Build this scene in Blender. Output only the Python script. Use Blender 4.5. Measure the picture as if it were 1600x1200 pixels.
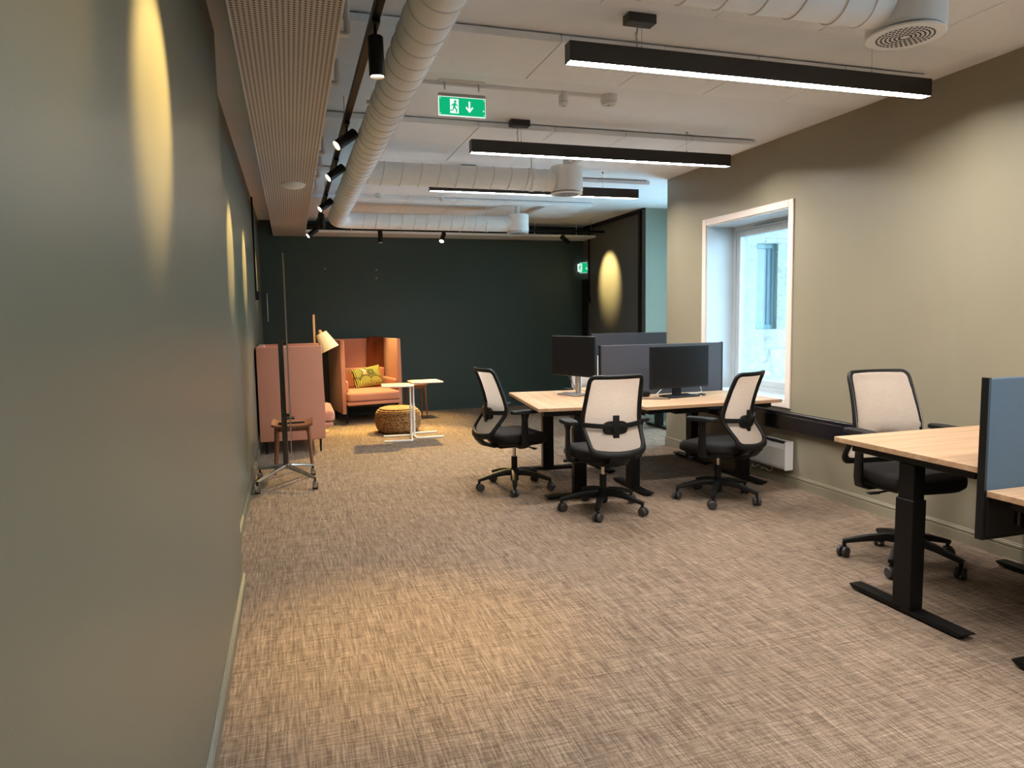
import bpy, bmesh, math, random
from mathutils import Vector, Matrix
random.seed(7)
PI = math.pi
for o in list(bpy.data.objects): bpy.data.objects.remove(o, do_unlink=True)
scene = bpy.context.scene
C = scene.collection

# ------------------------------------------------------------------ camera
YAW, PITCH, ROLL, CAMH = 0.30017018, 0.09400294, -0.01562929, 1.45
_f = Vector((math.sin(YAW)*math.cos(PITCH), math.cos(YAW)*math.cos(PITCH), -math.sin(PITCH)))
_r = Vector((math.cos(YAW), -math.sin(YAW), 0)); _u = _r.cross(_f)
_r2 = _r*math.cos(ROLL) + _u*math.sin(ROLL); _u2 = _u*math.cos(ROLL) - _r*math.sin(ROLL)
cam = bpy.data.cameras.new('camera'); camo = bpy.data.objects.new('camera', cam); C.objects.link(camo)
cam.sensor_width = 36; cam.sensor_fit = 'HORIZONTAL'; cam.lens = 1109/1600*36; cam.clip_start = .05
m = Matrix((( _r2.x, _u2.x, -_f.x, 0), (_r2.y, _u2.y, -_f.y, 0), (_r2.z, _u2.z, -_f.z, CAMH), (0, 0, 0, 1)))
camo.matrix_world = m
scene.camera = camo

# ------------------------------------------------------------------ light
w = bpy.data.worlds.new('sky'); scene.world = w; w.use_nodes = True
bg = w.node_tree.nodes['Background']; bg.inputs[0].default_value = (.50, .80, 1, 1); bg.inputs[1].default_value = 5.2
scene.view_settings.view_transform = 'Standard'; scene.view_settings.look = 'None'
scene.view_settings.gamma = 1; scene.view_settings.use_curve_mapping = False
scene.view_settings.exposure = 1.5
PENDANT = 60.0      # radiance of the pendant diffusers
SPOT_W = 34.0       # watts of one track spot
WARM = (1.0, .80, .60); SPOTC = (1.0, .69, .25)

# ------------------------------------------------------------------ materials
MATS = {}
def newmat(n):
    m = bpy.data.materials.new(n); m.use_nodes = True; MATS[n] = m
    nt = m.node_tree; return m, nt, nt.nodes['Principled BSDF']
def plain(n, col, rough=.5, metal=0, spec=.5, bump=0, bscale=200, var=0, vscale=6):
    m, nt, b = newmat(n)
    b.inputs['Base Color'].default_value = (*col, 1); b.inputs['Roughness'].default_value = rough
    b.inputs['Metallic'].default_value = metal; b.inputs['Specular IOR Level'].default_value = spec
    tc = nt.nodes.new('ShaderNodeTexCoord')
    if var:
        nz = nt.nodes.new('ShaderNodeTexNoise'); nz.inputs['Scale'].default_value = vscale; nz.inputs['Detail'].default_value = 5
        nt.links.new(tc.outputs['Object'], nz.inputs['Vector'])
        r = nt.nodes.new('ShaderNodeMapRange'); r.inputs[1].default_value = .3; r.inputs[2].default_value = .7
        r.inputs[3].default_value = 1-var; r.inputs[4].default_value = 1+var
        nt.links.new(nz.outputs[0], r.inputs[0])
        mx = nt.nodes.new('ShaderNodeVectorMath'); mx.operation = 'SCALE'; mx.inputs[0].default_value = col
        nt.links.new(r.outputs[0], mx.inputs['Scale']); nt.links.new(mx.outputs[0], b.inputs['Base Color'])
    if bump:
        nz = nt.nodes.new('ShaderNodeTexNoise'); nz.inputs['Scale'].default_value = bscale; nz.inputs['Detail'].default_value = 3
        nt.links.new(tc.outputs['Object'], nz.inputs['Vector'])
        bp = nt.nodes.new('ShaderNodeBump'); bp.inputs['Strength'].default_value = bump; bp.inputs['Distance'].default_value = .002
        nt.links.new(nz.outputs[0], bp.inputs['Height']); nt.links.new(bp.outputs[0], b.inputs['Normal'])
    return m
def emit(n, col, s):
    m, nt, b = newmat(n); nt.nodes.remove(b)
    e = nt.nodes.new('ShaderNodeEmission'); e.inputs[0].default_value = (*col, 1); e.inputs[1].default_value = s
    nt.links.new(e.outputs[0], nt.nodes['Material Output'].inputs[0]); return m
def N(nt, t, **kw):
    n = nt.nodes.new('ShaderNode'+t)
    for k, v in kw.items(): setattr(n, k, v)
    return n
def ramp(nt, fac, stops):
    r = N(nt, 'ValToRGB'); e = r.color_ramp.elements
    while len(e) < len(stops): e.new(.5)
    for i, (p, c) in enumerate(stops): e[i].position = p; e[i].color = (*c, 1)
    nt.links.new(fac, r.inputs[0]); return r.outputs[0]

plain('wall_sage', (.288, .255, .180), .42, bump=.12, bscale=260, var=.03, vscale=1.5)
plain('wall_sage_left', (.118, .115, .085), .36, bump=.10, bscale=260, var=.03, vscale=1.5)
plain('wall_green', (.034, .060, .055), .45, bump=.10, bscale=260, var=.05, vscale=1.5)
plain('wall_slate', (.10, .106, .10), .5, bump=.08, bscale=260, var=.04, vscale=2)
plain('wall_niche', (.27, .30, .25), .5, bump=.08, bscale=260)
plain('ceiling_white', (.82, .845, .88), .8, bump=.15, bscale=300, var=.02)
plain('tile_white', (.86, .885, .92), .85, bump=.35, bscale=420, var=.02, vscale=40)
plain('duct_white', (.81, .81, .805), .45, bump=.04, bscale=60, var=.03, vscale=12)
plain('paint_white', (.75, .74, .72), .4, var=.02)
plain('reveal_sky_tint', (.50, .55, .58), .45, var=.02)  # grey-blue carries the skylight on reveals and window frames
plain('trim_white', (.80, .70, .62), .35, var=.02)
plain('black_metal', (.005, .0048, .005), .42, spec=.25, var=.15, vscale=30)
plain('black_matte', (.009, .0088, .0088), .6, spec=.3, bump=.1, bscale=500, var=.1, vscale=30)
plain('black_plastic', (.007, .0068, .0068), .48, spec=.3, bump=.08, bscale=700, var=.1, vscale=40)
plain('wheel_grey', (.04, .038, .036), .4, var=.1, vscale=40)
plain('trunk_black', (.008, .008, .012), .25, var=.1)
plain('chrome', (.62, .60, .57), .16, metal=1, var=.04, vscale=30)
plain('steel', (.50, .48, .46), .3, metal=1, var=.04, vscale=30)
plain('black_post', (.10, .10, .095), .28, metal=1, var=.1)
plain('seat_fabric', (.013, .012, .012), .85, spec=.3, bump=.5, bscale=900, var=.15, vscale=300)
plain('screen_black', (.006, .006, .007), .3, spec=.25, var=.05)
plain('white_plastic', (.74, .73, .71), .35, var=.02)
plain('heater_white', (.66, .64, .60), .35, var=.02)
plain('lamp_housing', (.022, .020, .020), .42, var=.08, vscale=30)
plain('tan_leather', (.33, .13, .05), .5)
plain('blanket', (.27, .065, .022), .95, bump=.8, bscale=220, var=.25, vscale=60)
plain('white_steel', (.80, .77, .72), .35, var=.02)
plain('cable_black', (.01, .01, .01), .5); plain('cable_white', (.75, .74, .72), .4)
plain('blue_frame', (.24, .36, .40), .5, var=.05)
plain('blue_pane', (.26, .32, .40), .3, var=.1)
plain('dark_gap', (.01, .01, .01), .9)
plain('asphalt', (.35, .36, .36), .9, bump=.3)
plain('stone_step', (.45, .47, .48), .8, bump=.3)
emit('pendant_glow', (1.0, .95, .91), PENDANT)
plain('seam_shade_grey', (.64, .635, .63), .5)  # darker than the duct: groove shade and dirt put into the colour
emit('spot_glow', (1.0, .78, .45), 14)
emit('sign_green', (.002, .165, .065), 1.0)
emit('sign_white', (.85, 1.0, .92), .38)

def fabric(n, c1, c2, scale=700):
    m, nt, b = newmat(n); tc = N(nt, 'TexCoord')
    mp = N(nt, 'Mapping'); mp.inputs['Scale'].default_value = (1, 1, 1); nt.links.new(tc.outputs['Object'], mp.inputs[0])
    nz = N(nt, 'TexNoise'); nz.inputs['Scale'].default_value = scale; nz.inputs['Detail'].default_value = 2
    nt.links.new(mp.outputs[0], nz.inputs['Vector'])
    nt.links.new(ramp(nt, nz.outputs[0], [(.3, c1), (.7, c2)]), b.inputs['Base Color'])
    b.inputs['Roughness'].default_value = .9; b.inputs['Sheen Weight'].default_value = .15
    bp = N(nt, 'Bump'); bp.inputs['Strength'].default_value = .35; bp.inputs['Distance'].default_value = .002
    nt.links.new(nz.outputs[0], bp.inputs['Height']); nt.links.new(bp.outputs[0], b.inputs['Normal'])
fabric('sofa_pink', (.46, .185, .115), (.62, .275, .18))
fabric('screen_grey', (.038, .037, .046), (.058, .057, .068))
fabric('screen_blue', (.034, .060, .085), (.054, .088, .122))
fabric('shade_linen', (.62, .54, .43), (.74, .66, .54), 500)

def wood(n, c1, c2, axis='X', scale=1.0):
    m, nt, b = newmat(n); tc = N(nt, 'TexCoord'); mp = N(nt, 'Mapping')
    s = {'X': (1.2, 26, 26), 'Y': (26, 1.2, 26), 'Z': (26, 26, 1.2)}[axis]
    mp.inputs['Scale'].default_value = tuple(v*scale for v in s); nt.links.new(tc.outputs['Object'], mp.inputs[0])
    nz = N(nt, 'TexNoise'); nz.inputs['Scale'].default_value = 1; nz.inputs['Detail'].default_value = 6; nz.inputs['Roughness'].default_value = .65
    nz.inputs['Distortion'].default_value = .6
    nt.links.new(mp.outputs[0], nz.inputs['Vector'])
    nt.links.new(ramp(nt, nz.outputs[0], [(.30, c1), (.68, c2)]), b.inputs['Base Color'])
    b.inputs['Roughness'].default_value = .42
    bp = N(nt, 'Bump'); bp.inputs['Strength'].default_value = .08; bp.inputs['Distance'].default_value = .001
    nt.links.new(nz.outputs[0], bp.inputs['Height']); nt.links.new(bp.outputs[0], b.inputs['Normal'])
wood('desk_oak', (.40, .235, .125), (.62, .41, .25), 'X')
wood('stool_teak', (.11, .035, .012), (.24, .085, .03), 'Z')
wood('teak_top', (.15, .055, .022), (.27, .11, .05), 'X')
wood('lamp_oak', (.42, .24, .12), (.58, .36, .2), 'Z')
wood('table_birch', (.66, .55, .42), (.80, .70, .56), 'X', .6)

def carpet():
    m, nt, b = newmat('carpet'); geo = N(nt, 'NewGeometry'); oi = N(nt, 'ObjectInfo')
    off = N(nt, 'VectorMath', operation='SCALE'); off.inputs[0].default_value = (13.7, 7.3, 3.1); nt.links.new(oi.outputs['Random'], off.inputs['Scale'])
    add = N(nt, 'VectorMath', operation='ADD'); nt.links.new(geo.outputs['Position'], add.inputs[0]); nt.links.new(off.outputs[0], add.inputs[1])
    def streak(sc, d=3):
        mp = N(nt, 'Mapping'); mp.inputs['Scale'].default_value = sc; nt.links.new(add.outputs[0], mp.inputs[0])
        z = N(nt, 'TexNoise'); z.inputs['Scale'].default_value = 1; z.inputs['Detail'].default_value = d; z.inputs['Roughness'].default_value = .6
        nt.links.new(mp.outputs[0], z.inputs['Vector']); return z.outputs[0]
    a = streak((135, 7, 1)); c = streak((8, 145, 1)); f = streak((340, 340, 1), 1); l = streak((48, 3, 1))
    def math_(op, x, y):
        q = N(nt, 'Math', operation=op)
        for i, v in enumerate((x, y)):
            if isinstance(v, (int, float)): q.inputs[i].default_value = v
            else: nt.links.new(v, q.inputs[i])
        return q.outputs[0]
    s = math_('ADD', math_('MULTIPLY', a, .36), math_('MULTIPLY', c, .30))
    s = math_('ADD', s, math_('MULTIPLY', f, .26)); s = math_('ADD', s, math_('MULTIPLY', l, .12))
    nt.links.new(ramp(nt, s, [(.37, (.074, .050, .035)), (.50, (.185, .134, .094)), (.63, (.385, .288, .212))]), b.inputs['Base Color'])
    b.inputs['Roughness'].default_value = .95; b.inputs['Specular IOR Level'].default_value = .15
    bp = N(nt, 'Bump'); bp.inputs['Strength'].default_value = .6; bp.inputs['Distance'].default_value = .004
    nt.links.new(s, bp.inputs['Height']); nt.links.new(bp.outputs[0], b.inputs['Normal'])
carpet()

def perforated():
    m, nt, b = newmat('perforated_metal'); tc = N(nt, 'TexCoord'); sx = N(nt, 'SeparateXYZ'); nt.links.new(tc.outputs['Object'], sx.inputs[0])
    def cell(o, p):
        d = N(nt, 'Math', operation='DIVIDE'); nt.links.new(o, d.inputs[0]); d.inputs[1].default_value = p
        f = N(nt, 'Math', operation='FRACT'); nt.links.new(d.outputs[0], f.inputs[0])
        s = N(nt, 'Math', operation='SUBTRACT'); nt.links.new(f.outputs[0], s.inputs[0]); s.inputs[1].default_value = .5
        mlt = N(nt, 'Math', operation='MULTIPLY'); nt.links.new(s.outputs[0], mlt.inputs[0]); mlt.inputs[1].default_value = p
        q = N(nt, 'Math', operation='MULTIPLY'); nt.links.new(mlt.outputs[0], q.inputs[0]); nt.links.new(mlt.outputs[0], q.inputs[1]); return q.outputs[0]
    a = N(nt, 'Math', operation='ADD'); nt.links.new(cell(sx.outputs[0], .0215), a.inputs[0]); nt.links.new(cell(sx.outputs[1], .0215), a.inputs[1])
    lt = N(nt, 'Math', operation='LESS_THAN'); nt.links.new(a.outputs[0], lt.inputs[0]); lt.inputs[1].default_value = .0058**2
    nt.links.new(ramp(nt, lt.outputs[0], [(0, (.56, .52, .49)), (1, (.03, .025, .022))]), b.inputs['Base Color'])
    b.inputs['Roughness'].default_value = .55
perforated()

def mesh_fabric():
    m, nt, b = newmat('chair_mesh'); tc = N(nt, 'TexCoord'); mp = N(nt, 'Mapping'); mp.inputs['Scale'].default_value = (30, 30, 420)
    nt.links.new(tc.outputs['Object'], mp.inputs[0]); z = N(nt, 'TexNoise'); z.inputs['Scale'].default_value = 1; z.inputs['Detail'].default_value = 2
    nt.links.new(mp.outputs[0], z.inputs['Vector'])
    col = ramp(nt, z.outputs[0], [(.3, (.78, .69, .60)), (.7, (.88, .79, .70))]); nt.links.new(col, b.inputs['Base Color'])
    b.inputs['Roughness'].default_value = .7
    t = N(nt, 'BsdfTranslucent'); nt.links.new(col, t.inputs[0]); mx = N(nt, 'MixShader'); mx.inputs[0].default_value = .30
    nt.links.new(b.outputs[0], mx.inputs[1]); nt.links.new(t.outputs[0], mx.inputs[2]); nt.links.new(mx.outputs[0], nt.nodes['Material Output'].inputs[0])
mesh_fabric()
def glass(n, tint, gloss=.08):
    m, nt, b = newmat(n); nt.nodes.remove(b)
    t = N(nt, 'BsdfTransparent'); t.inputs[0].default_value = (*tint, 1); g = N(nt, 'BsdfGlossy'); g.inputs['Roughness'].default_value = .02
    lw = N(nt, 'LayerWeight'); lw.inputs[0].default_value = .25
    mu = N(nt, 'Math', operation='MULTIPLY_ADD'); nt.links.new(lw.outputs['Fresnel'], mu.inputs[0]); mu.inputs[1].default_value = .6; mu.inputs[2].default_value = gloss*.3
    mx = N(nt, 'MixShader'); nt.links.new(mu.outputs[0], mx.inputs[0]); nt.links.new(t.outputs[0], mx.inputs[1]); nt.links.new(g.outputs[0], mx.inputs[2])
    nt.links.new(mx.outputs[0], nt.nodes['Material Output'].inputs[0])
glass('window_glass', (.93, .97, .98)); glass('board_glass', (.82, .90, .86), .2)
def plaster():
    m, nt, b = newmat('plaster'); tc = N(nt, 'TexCoord')
    z = N(nt, 'TexNoise'); z.inputs['Scale'].default_value = 16; z.inputs['Detail'].default_value = 8; z.inputs['Roughness'].default_value = .65; z.inputs['Distortion'].default_value = .8
    nt.links.new(tc.outputs['Object'], z.inputs['Vector'])
    nt.links.new(ramp(nt, z.outputs[0], [(.3, (.50, .50, .47)), (.45, (.72, .71, .66)), (.7, (.82, .80, .74))]), b.inputs['Base Color']); b.inputs['Roughness'].default_value = .9
    bp = N(nt, 'Bump'); bp.inputs['Strength'].default_value = 1; bp.inputs['Distance'].default_value = .06
    nt.links.new(z.outputs[0], bp.inputs['Height']); nt.links.new(bp.outputs[0], b.inputs['Normal'])
plaster()
def cactus():
    m, nt, b = newmat('cactus_print'); tc = N(nt, 'TexCoord')
    v = N(nt, 'TexVoronoi'); v.inputs['Scale'].default_value = 5.2; nt.links.new(tc.outputs['Object'], v.inputs['Vector'])
    sub = N(nt, 'VectorMath', operation='SUBTRACT'); mulv = N(nt, 'VectorMath', operation='SCALE')
    nt.links.new(tc.outputs['Object'], mulv.inputs[0]); mulv.inputs['Scale'].default_value = 1.0
    nt.links.new(mulv.outputs[0], sub.inputs[0]); nt.links.new(v.outputs['Position'], sub.inputs[1])
    wv = N(nt, 'TexWave'); wv.inputs['Scale'].default_value = 14; wv.inputs['Distortion'].default_value = 1.2; wv.bands_direction = 'X'
    nt.links.new(sub.outputs[0], wv.inputs['Vector'])
    body = ramp(nt, wv.outputs[0], [(.40, (.03, .06, .012)), (.62, (.10, .14, .02)), (.82, (.80, .66, .14))])
    d = ramp(nt, v.outputs['Distance'], [(.58, (0, 0, 0)), (.62, (1, 1, 1))])
    bgc = ramp(nt, v.outputs['Distance'], [(.55, (.05, .06, .02)), (.68, (.10, .12, .03)), (.72, (.66, .36, .24)), (.9, (.72, .55, .36))])
    mx = N(nt, 'Mix', data_type='RGBA'); nt.links.new(d, mx.inputs[0]); nt.links.new(body, mx.inputs[6]); nt.links.new(bgc, mx.inputs[7])
    nt.links.new(mx.outputs[2], b.inputs['Base Color']); b.inputs['Roughness'].default_value = .9
cactus()
def wicker():
    m, nt, b = newmat('wicker'); tc = N(nt, 'TexCoord')
    mp = N(nt, 'Mapping'); mp.inputs['Scale'].default_value = (38, 38, 62); nt.links.new(tc.outputs['Object'], mp.inputs[0])
    v = N(nt, 'TexVoronoi'); v.inputs['Scale'].default_value = 1; nt.links.new(mp.outputs[0], v.inputs['Vector'])
    nt.links.new(ramp(nt, v.outputs['Distance'], [(.1, (.60, .36, .15)), (.75, (.17, .085, .028))]), b.inputs['Base Color']); b.inputs['Roughness'].default_value = .75
    bp = N(nt, 'Bump', invert=True); bp.inputs['Strength'].default_value = 1; bp.inputs['Distance'].default_value = .01
    nt.links.new(v.outputs['Distance'], bp.inputs['Height']); nt.links.new(bp.outputs[0], b.inputs['Normal'])
wicker()

# ------------------------------------------------------------------ mesh helpers
def nb(): return bmesh.new()
def box(bm, x0, x1, y0, y1, z0, z1, bev=0, seg=1, M=None):
    vs = [bm.verts.new(Vector((x, y, z))) for x in (x0, x1) for y in (y0, y1) for z in (z0, z1)]
    fs = [(0, 1, 3, 2), (4, 6, 7, 5), (0, 4, 5, 1), (2, 3, 7, 6), (0, 2, 6, 4), (1, 5, 7, 3)]
    faces = [bm.faces.new([vs[i] for i in f]) for f in fs]
    nv = list(vs)
    if bev:
        es = list({e for f in faces for e in f.edges})
        r = bmesh.ops.bevel(bm, geom=es, offset=bev, segments=seg, profile=.5, affect='EDGES')
        nv = list({v for f in r['faces'] for v in f.verts} | {v for v in vs if v.is_valid})
    if M is not None:
        for v in nv: v.co = M @ v.co
    return bm
def cyl(bm, p0, p1, r0, r1=None, n=20, cap=True):
    r1 = r0 if r1 is None else r1
    p0, p1 = Vector(p0), Vector(p1); d = (p1-p0).normalized()
    a = d.orthogonal().normalized(); b = d.cross(a)
    A = [bm.verts.new(p0+(a*math.cos(2*PI*i/n)+b*math.sin(2*PI*i/n))*r0) for i in range(n)]
    B = [bm.verts.new(p1+(a*math.cos(2*PI*i/n)+b*math.sin(2*PI*i/n))*r1) for i in range(n)]
    for i in range(n): bm.faces.new((A[i], A[(i+1) % n], B[(i+1) % n], B[i]))
    if cap: bm.faces.new(A[::-1]); bm.faces.new(B)
    return bm
def lathe(bm, prof, n=32, M=None):
    rings = []
    for r, z in prof:
        if r < 1e-5: rings.append([bm.verts.new((0, 0, z))])
        else: rings.append([bm.verts.new((r*math.cos(2*PI*i/n), r*math.sin(2*PI*i/n), z)) for i in range(n)])
    for a, b in zip(rings, rings[1:]):
        for i in range(n):
            j = (i+1) % n
            if len(a) == 1 and len(b) == 1: continue
            if len(a) == 1: bm.faces.new((a[0], b[j], b[i]))
            elif len(b) == 1: bm.faces.new((a[i], a[j], b[0]))
            else: bm.faces.new((a[i], a[j], b[j], b[i]))
    if M is not None:
        for rg in rings:
            for v in rg: v.co = M @ v.co
    return bm
def sweep(bm, pts, prof, up=(0, 0, 1), closed=False, scales=None):
    """prof: list of (side, up) offsets; swept along pts"""
    pts = [Vector(p) for p in pts]; n = len(pts); rings = []
    for i, p in enumerate(pts):
        a = pts[(i-1) % n] if (closed or i > 0) else p; b = pts[(i+1) % n] if (closed or i < n-1) else p
        t = (b-a).normalized(); u = Vector(up[i]) if isinstance(up, list) else Vector(up)
        s = t.cross(u)
        if s.length < 1e-4: s = t.orthogonal()
        s.normalize(); u2 = s.cross(t); k = scales[i] if scales else 1
        k = (k, k) if not isinstance(k, tuple) else k
        rings.append([bm.verts.new(p + s*q[0]*k[0] + u2*q[1]*k[1]) for q in prof])
    m_ = len(prof)
    for i in range(n if closed else n-1):
        A, B = rings[i], rings[(i+1) % n]
        for j in range(m_): bm.faces.new((A[j], A[(j+1) % m_], B[(j+1) % m_], B[j]))
    if not closed: bm.faces.new(rings[0][::-1]); bm.faces.new(rings[-1])
    return bm
def rrect(w, h, r=.3, n=3):
    """rounded rectangle profile, full width w, height h"""
    rr = r*min(w, h); out = []
    for cx, cy, a0 in ((w/2-rr, h/2-rr, 0), (-w/2+rr, h/2-rr, PI/2), (-w/2+rr, -h/2+rr, PI), (w/2-rr, -h/2+rr, 1.5*PI)):
        for i in range(n): a = a0+PI/2*i/(n-1); out.append((cx+rr*math.cos(a), cy+rr*math.sin(a)))
    return out
def circ(r, n=10): return [(r*math.cos(2*PI*i/n), r*math.sin(2*PI*i/n)) for i in range(n)]
def prism(bm, poly, z0, z1, bev=0, M=None):
    """poly in XY extruded z0..z1"""
    A = [bm.verts.new((x, y, z0)) for x, y in poly]; B = [bm.verts.new((x, y, z1)) for x, y in poly]; n = len(poly)
    fs = [bm.faces.new(A[::-1]), bm.faces.new(B)] + [bm.faces.new((A[i], A[(i+1) % n], B[(i+1) % n], B[i])) for i in range(n)]
    nv = A+B
    if bev:
        es = list(set(fs[0].edges) | set(fs[1].edges))
        r = bmesh.ops.bevel(bm, geom=es, offset=bev, segments=2, profile=.5, affect='EDGES')
        nv = list({v for f in r['faces'] for v in f.verts} | {v for v in nv if v.is_valid})
    if M is not None:
        for v in nv: v.co = M @ v.co
    return bm
def obj(name, bm, mat, parent=None, smooth=True, ang=38):
    bmesh.ops.recalc_face_normals(bm, faces=bm.faces[:])
    me = bpy.data.meshes.new(name); bm.to_mesh(me); bm.free()
    me.materials.append(MATS[mat])
    if smooth:
        me.polygons.foreach_set('use_smooth', [True]*len(me.polygons)); me.set_sharp_from_angle(angle=math.radians(ang))
    o = bpy.data.objects.new(name, me); C.objects.link(o)
    if parent: o.parent = parent
    return o
def tag(o, label, cat, group=None, kind=None):
    if label: o['label'] = label
    if cat: o['category'] = cat
    if group: o['group'] = group
    if kind: o['kind'] = kind
    return o
def empty(name, loc=(0, 0, 0), rz=0):
    o = bpy.data.objects.new(name, None); C.objects.link(o); o.location = loc; o.rotation_euler = (0, 0, rz); o.empty_display_size = .1; return o
def struct(o, label, cat): return tag(o, label, cat, None, 'structure')
def copy_tree(o, parent=None):
    c = o.copy(); C.objects.link(c); c.parent = parent
    for ch in list(o.children): copy_tree(ch, c)
    return c
def spot_light(loc, target, watts, size_deg, blend=.35, col=SPOTC, parent=None, r=.025):
    l = bpy.data.lights.new('spot_beam', 'SPOT'); l.energy = watts; l.spot_size = math.radians(size_deg); l.spot_blend = blend; l.color = col; l.shadow_soft_size = r
    o = bpy.data.objects.new('spot_beam', l); C.objects.link(o); o.location = loc
    o.rotation_euler = (Vector(target)-Vector(loc)).to_track_quat('-Z', 'Y').to_euler(); return o

# ------------------------------------------------------------------ room shell
XL1, XL2, XR, YB, ZC, YF = -.305, -.385, 3.965, 11.05, 2.905, -3.0
XD, YN, XB = 4.69, 8.86, 5.25     # slate wall, niche wall, bay wall
YE = 7.0                          # far end of the right wall
# floor of carpet tiles
fl = nb(); box(fl, XL2-.2, XB+.2, YF-.1, YB+.1, -.12, -.012)
floor = struct(obj('floor', fl, 'dark_gap', smooth=False), 'beige brown woven carpet tile floor', 'floor')
tb = nb(); box(tb, -.2497, .2497, -.2497, .2497, -.012, 0, .0006)
t0 = obj('carpet_tile', tb, 'carpet', floor)
first = True
for i in range(-1, 11):
    for j in range(-6, 22):
        cx, cy = .11+i*.5, .25+j*.5+.03
        if cx+.25 < XL2-.05 or cx-.25 > XB or cy-.25 > YB or cy+.25 < -1.2: continue
        if cx-.25 > XR+.02 and cy+.25 < YE: continue
        o = t0 if first else t0.copy()
        if not first: C.objects.link(o); o.parent = floor
        first = False; o.location = (cx, cy, 0)
# ceiling slab + acoustic tiles
cb = nb(); box(cb, XL2-.3, XB+.3, YF-.1, YB+.2, ZC, ZC+.2)
ceil = struct(obj('ceiling', cb, 'ceiling_white', smooth=False), 'white painted ceiling slab with rows of acoustic tiles', 'ceiling')
tmesh = {}
def ctile(x0, x1, y0, y1):
    key = (round(x1-x0, 3), round(y1-y0, 3)); a, b = key
    if key not in tmesh:
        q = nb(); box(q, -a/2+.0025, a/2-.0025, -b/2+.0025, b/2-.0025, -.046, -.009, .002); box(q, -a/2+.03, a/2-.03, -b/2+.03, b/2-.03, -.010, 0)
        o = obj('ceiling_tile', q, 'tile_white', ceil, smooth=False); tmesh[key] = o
    else:
        o = tmesh[key].copy(); C.objects.link(o); o.parent = ceil
    o.location = ((x0+x1)/2, (y0+y1)/2, ZC)
for y0, y1 in ((-.9, .3), (1.9, 3.1), (3.56, 4.16), (5.24, 6.44), (7.08, 7.68), (8.6, 9.8)):
    for k in range(7):
        x0 = -.38+k*.6 if k else -.38; x0 = -.4+k*.6; x1 = x0+.6
        if k == 0: x0 = -.14
        if (y0 == 5.24 and k == 4): ctile(x0, x1, y0, 5.80); continue
        if (y0 == 8.6 and k == 5): ctile(x0, x1, y0, 8.75); continue
        ctile(x0, x1, y0, y1)
# left wall in two depths
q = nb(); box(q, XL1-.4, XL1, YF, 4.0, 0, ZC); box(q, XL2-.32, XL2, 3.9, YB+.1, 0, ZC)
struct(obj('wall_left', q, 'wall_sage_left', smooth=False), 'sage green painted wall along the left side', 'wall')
def baseboard(name, p0, p1, nrm, mat, h=.10, label=''):
    """profiled skirting from p0 to p1 (xy), nrm = into the room"""
    p0, p1, n_ = Vector((*p0, 0)), Vector((*p1, 0)), Vector((*nrm, 0))
    prof = [(0, 0), (.014, 0), (.014, h-.034), (.009, h-.031), (.009, h-.026), (.014, h-.023), (.014, h-.012), (.008, h-.008), (.008, h-.002), (.004, h), (0, h)]
    b = nb(); A = [b.verts.new(p0+n_*d+Vector((0, 0, z))) for d, z in prof]; B = [b.verts.new(p1+n_*d+Vector((0, 0, z))) for d, z in prof]; k = len(prof)
    for i in range(k): b.faces.new((A[i], A[(i+1) % k], B[(i+1) % k], B[i]))
    b.faces.new(A[::-1]); b.faces.new(B)
    return struct(obj(name, b, mat, smooth=False), label, 'baseboard')
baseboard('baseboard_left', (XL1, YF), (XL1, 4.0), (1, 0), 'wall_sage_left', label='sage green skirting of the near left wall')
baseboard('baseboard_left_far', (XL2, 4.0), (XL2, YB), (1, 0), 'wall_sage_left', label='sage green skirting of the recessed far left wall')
baseboard('baseboard_back', (XL2, YB), (XD, YB), (0, -1), 'wall_green', label='dark green skirting of the back wall')
# back wall
q = nb(); box(q, XL2-.3, XD+.3, YB, YB+.15, 0, ZC)
struct(obj('wall_back', q, 'wall_green', smooth=False), 'dark forest green back wall', 'wall')
q = nb(); box(q, XL1-.4, XR+.5, YF-.15, YF, 0, ZC)
struct(obj('wall_behind_camera', q, 'wall_sage', smooth=False), 'sage wall behind the camera', 'wall')
# right wall with window openings (y0,y1,z0,z1)
WT = .36
def wall_x(name, x0, x1, y0, y1, holes, mat, label):
    q = nb(); ys = sorted({y0, y1, *[v for h in holes for v in h[:2]]}); zs = sorted({0, ZC, *[v for h in holes for v in h[2:]]})
    for a, b in zip(ys, ys[1:]):
        for c, d in zip(zs, zs[1:]):
            if any(h[0] <= a and b <= h[1] and h[2] <= c and d <= h[3] for h in holes): continue
            box(q, x0, x1, a, b, c, d)
    bmesh.ops.remove_doubles(q, verts=q.verts[:], dist=1e-5)
    kill = [f for f in q.faces if False]
    return struct(obj(name, q, mat, smooth=False), label, 'wall')
W1 = (5.0, 6.22, .70, 2.315); W3 = (.25, 1.47, .70, 2.315)
wall_x('wall_right', XR, XR+WT, YF, YE, [W1, W3], 'wall_sage', 'sage beige painted wall on the right with the window')
baseboard('baseboard_right', (XR, YF), (XR, YE), (-1, 0), 'wall_sage', label='sage skirting with beaded top along the right wall')
baseboard('baseboard_right_end', (XR, YE), (XR+WT, YE), (0, 1), 'wall_sage', label='sage skirting round the end of the right wall')
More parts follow.
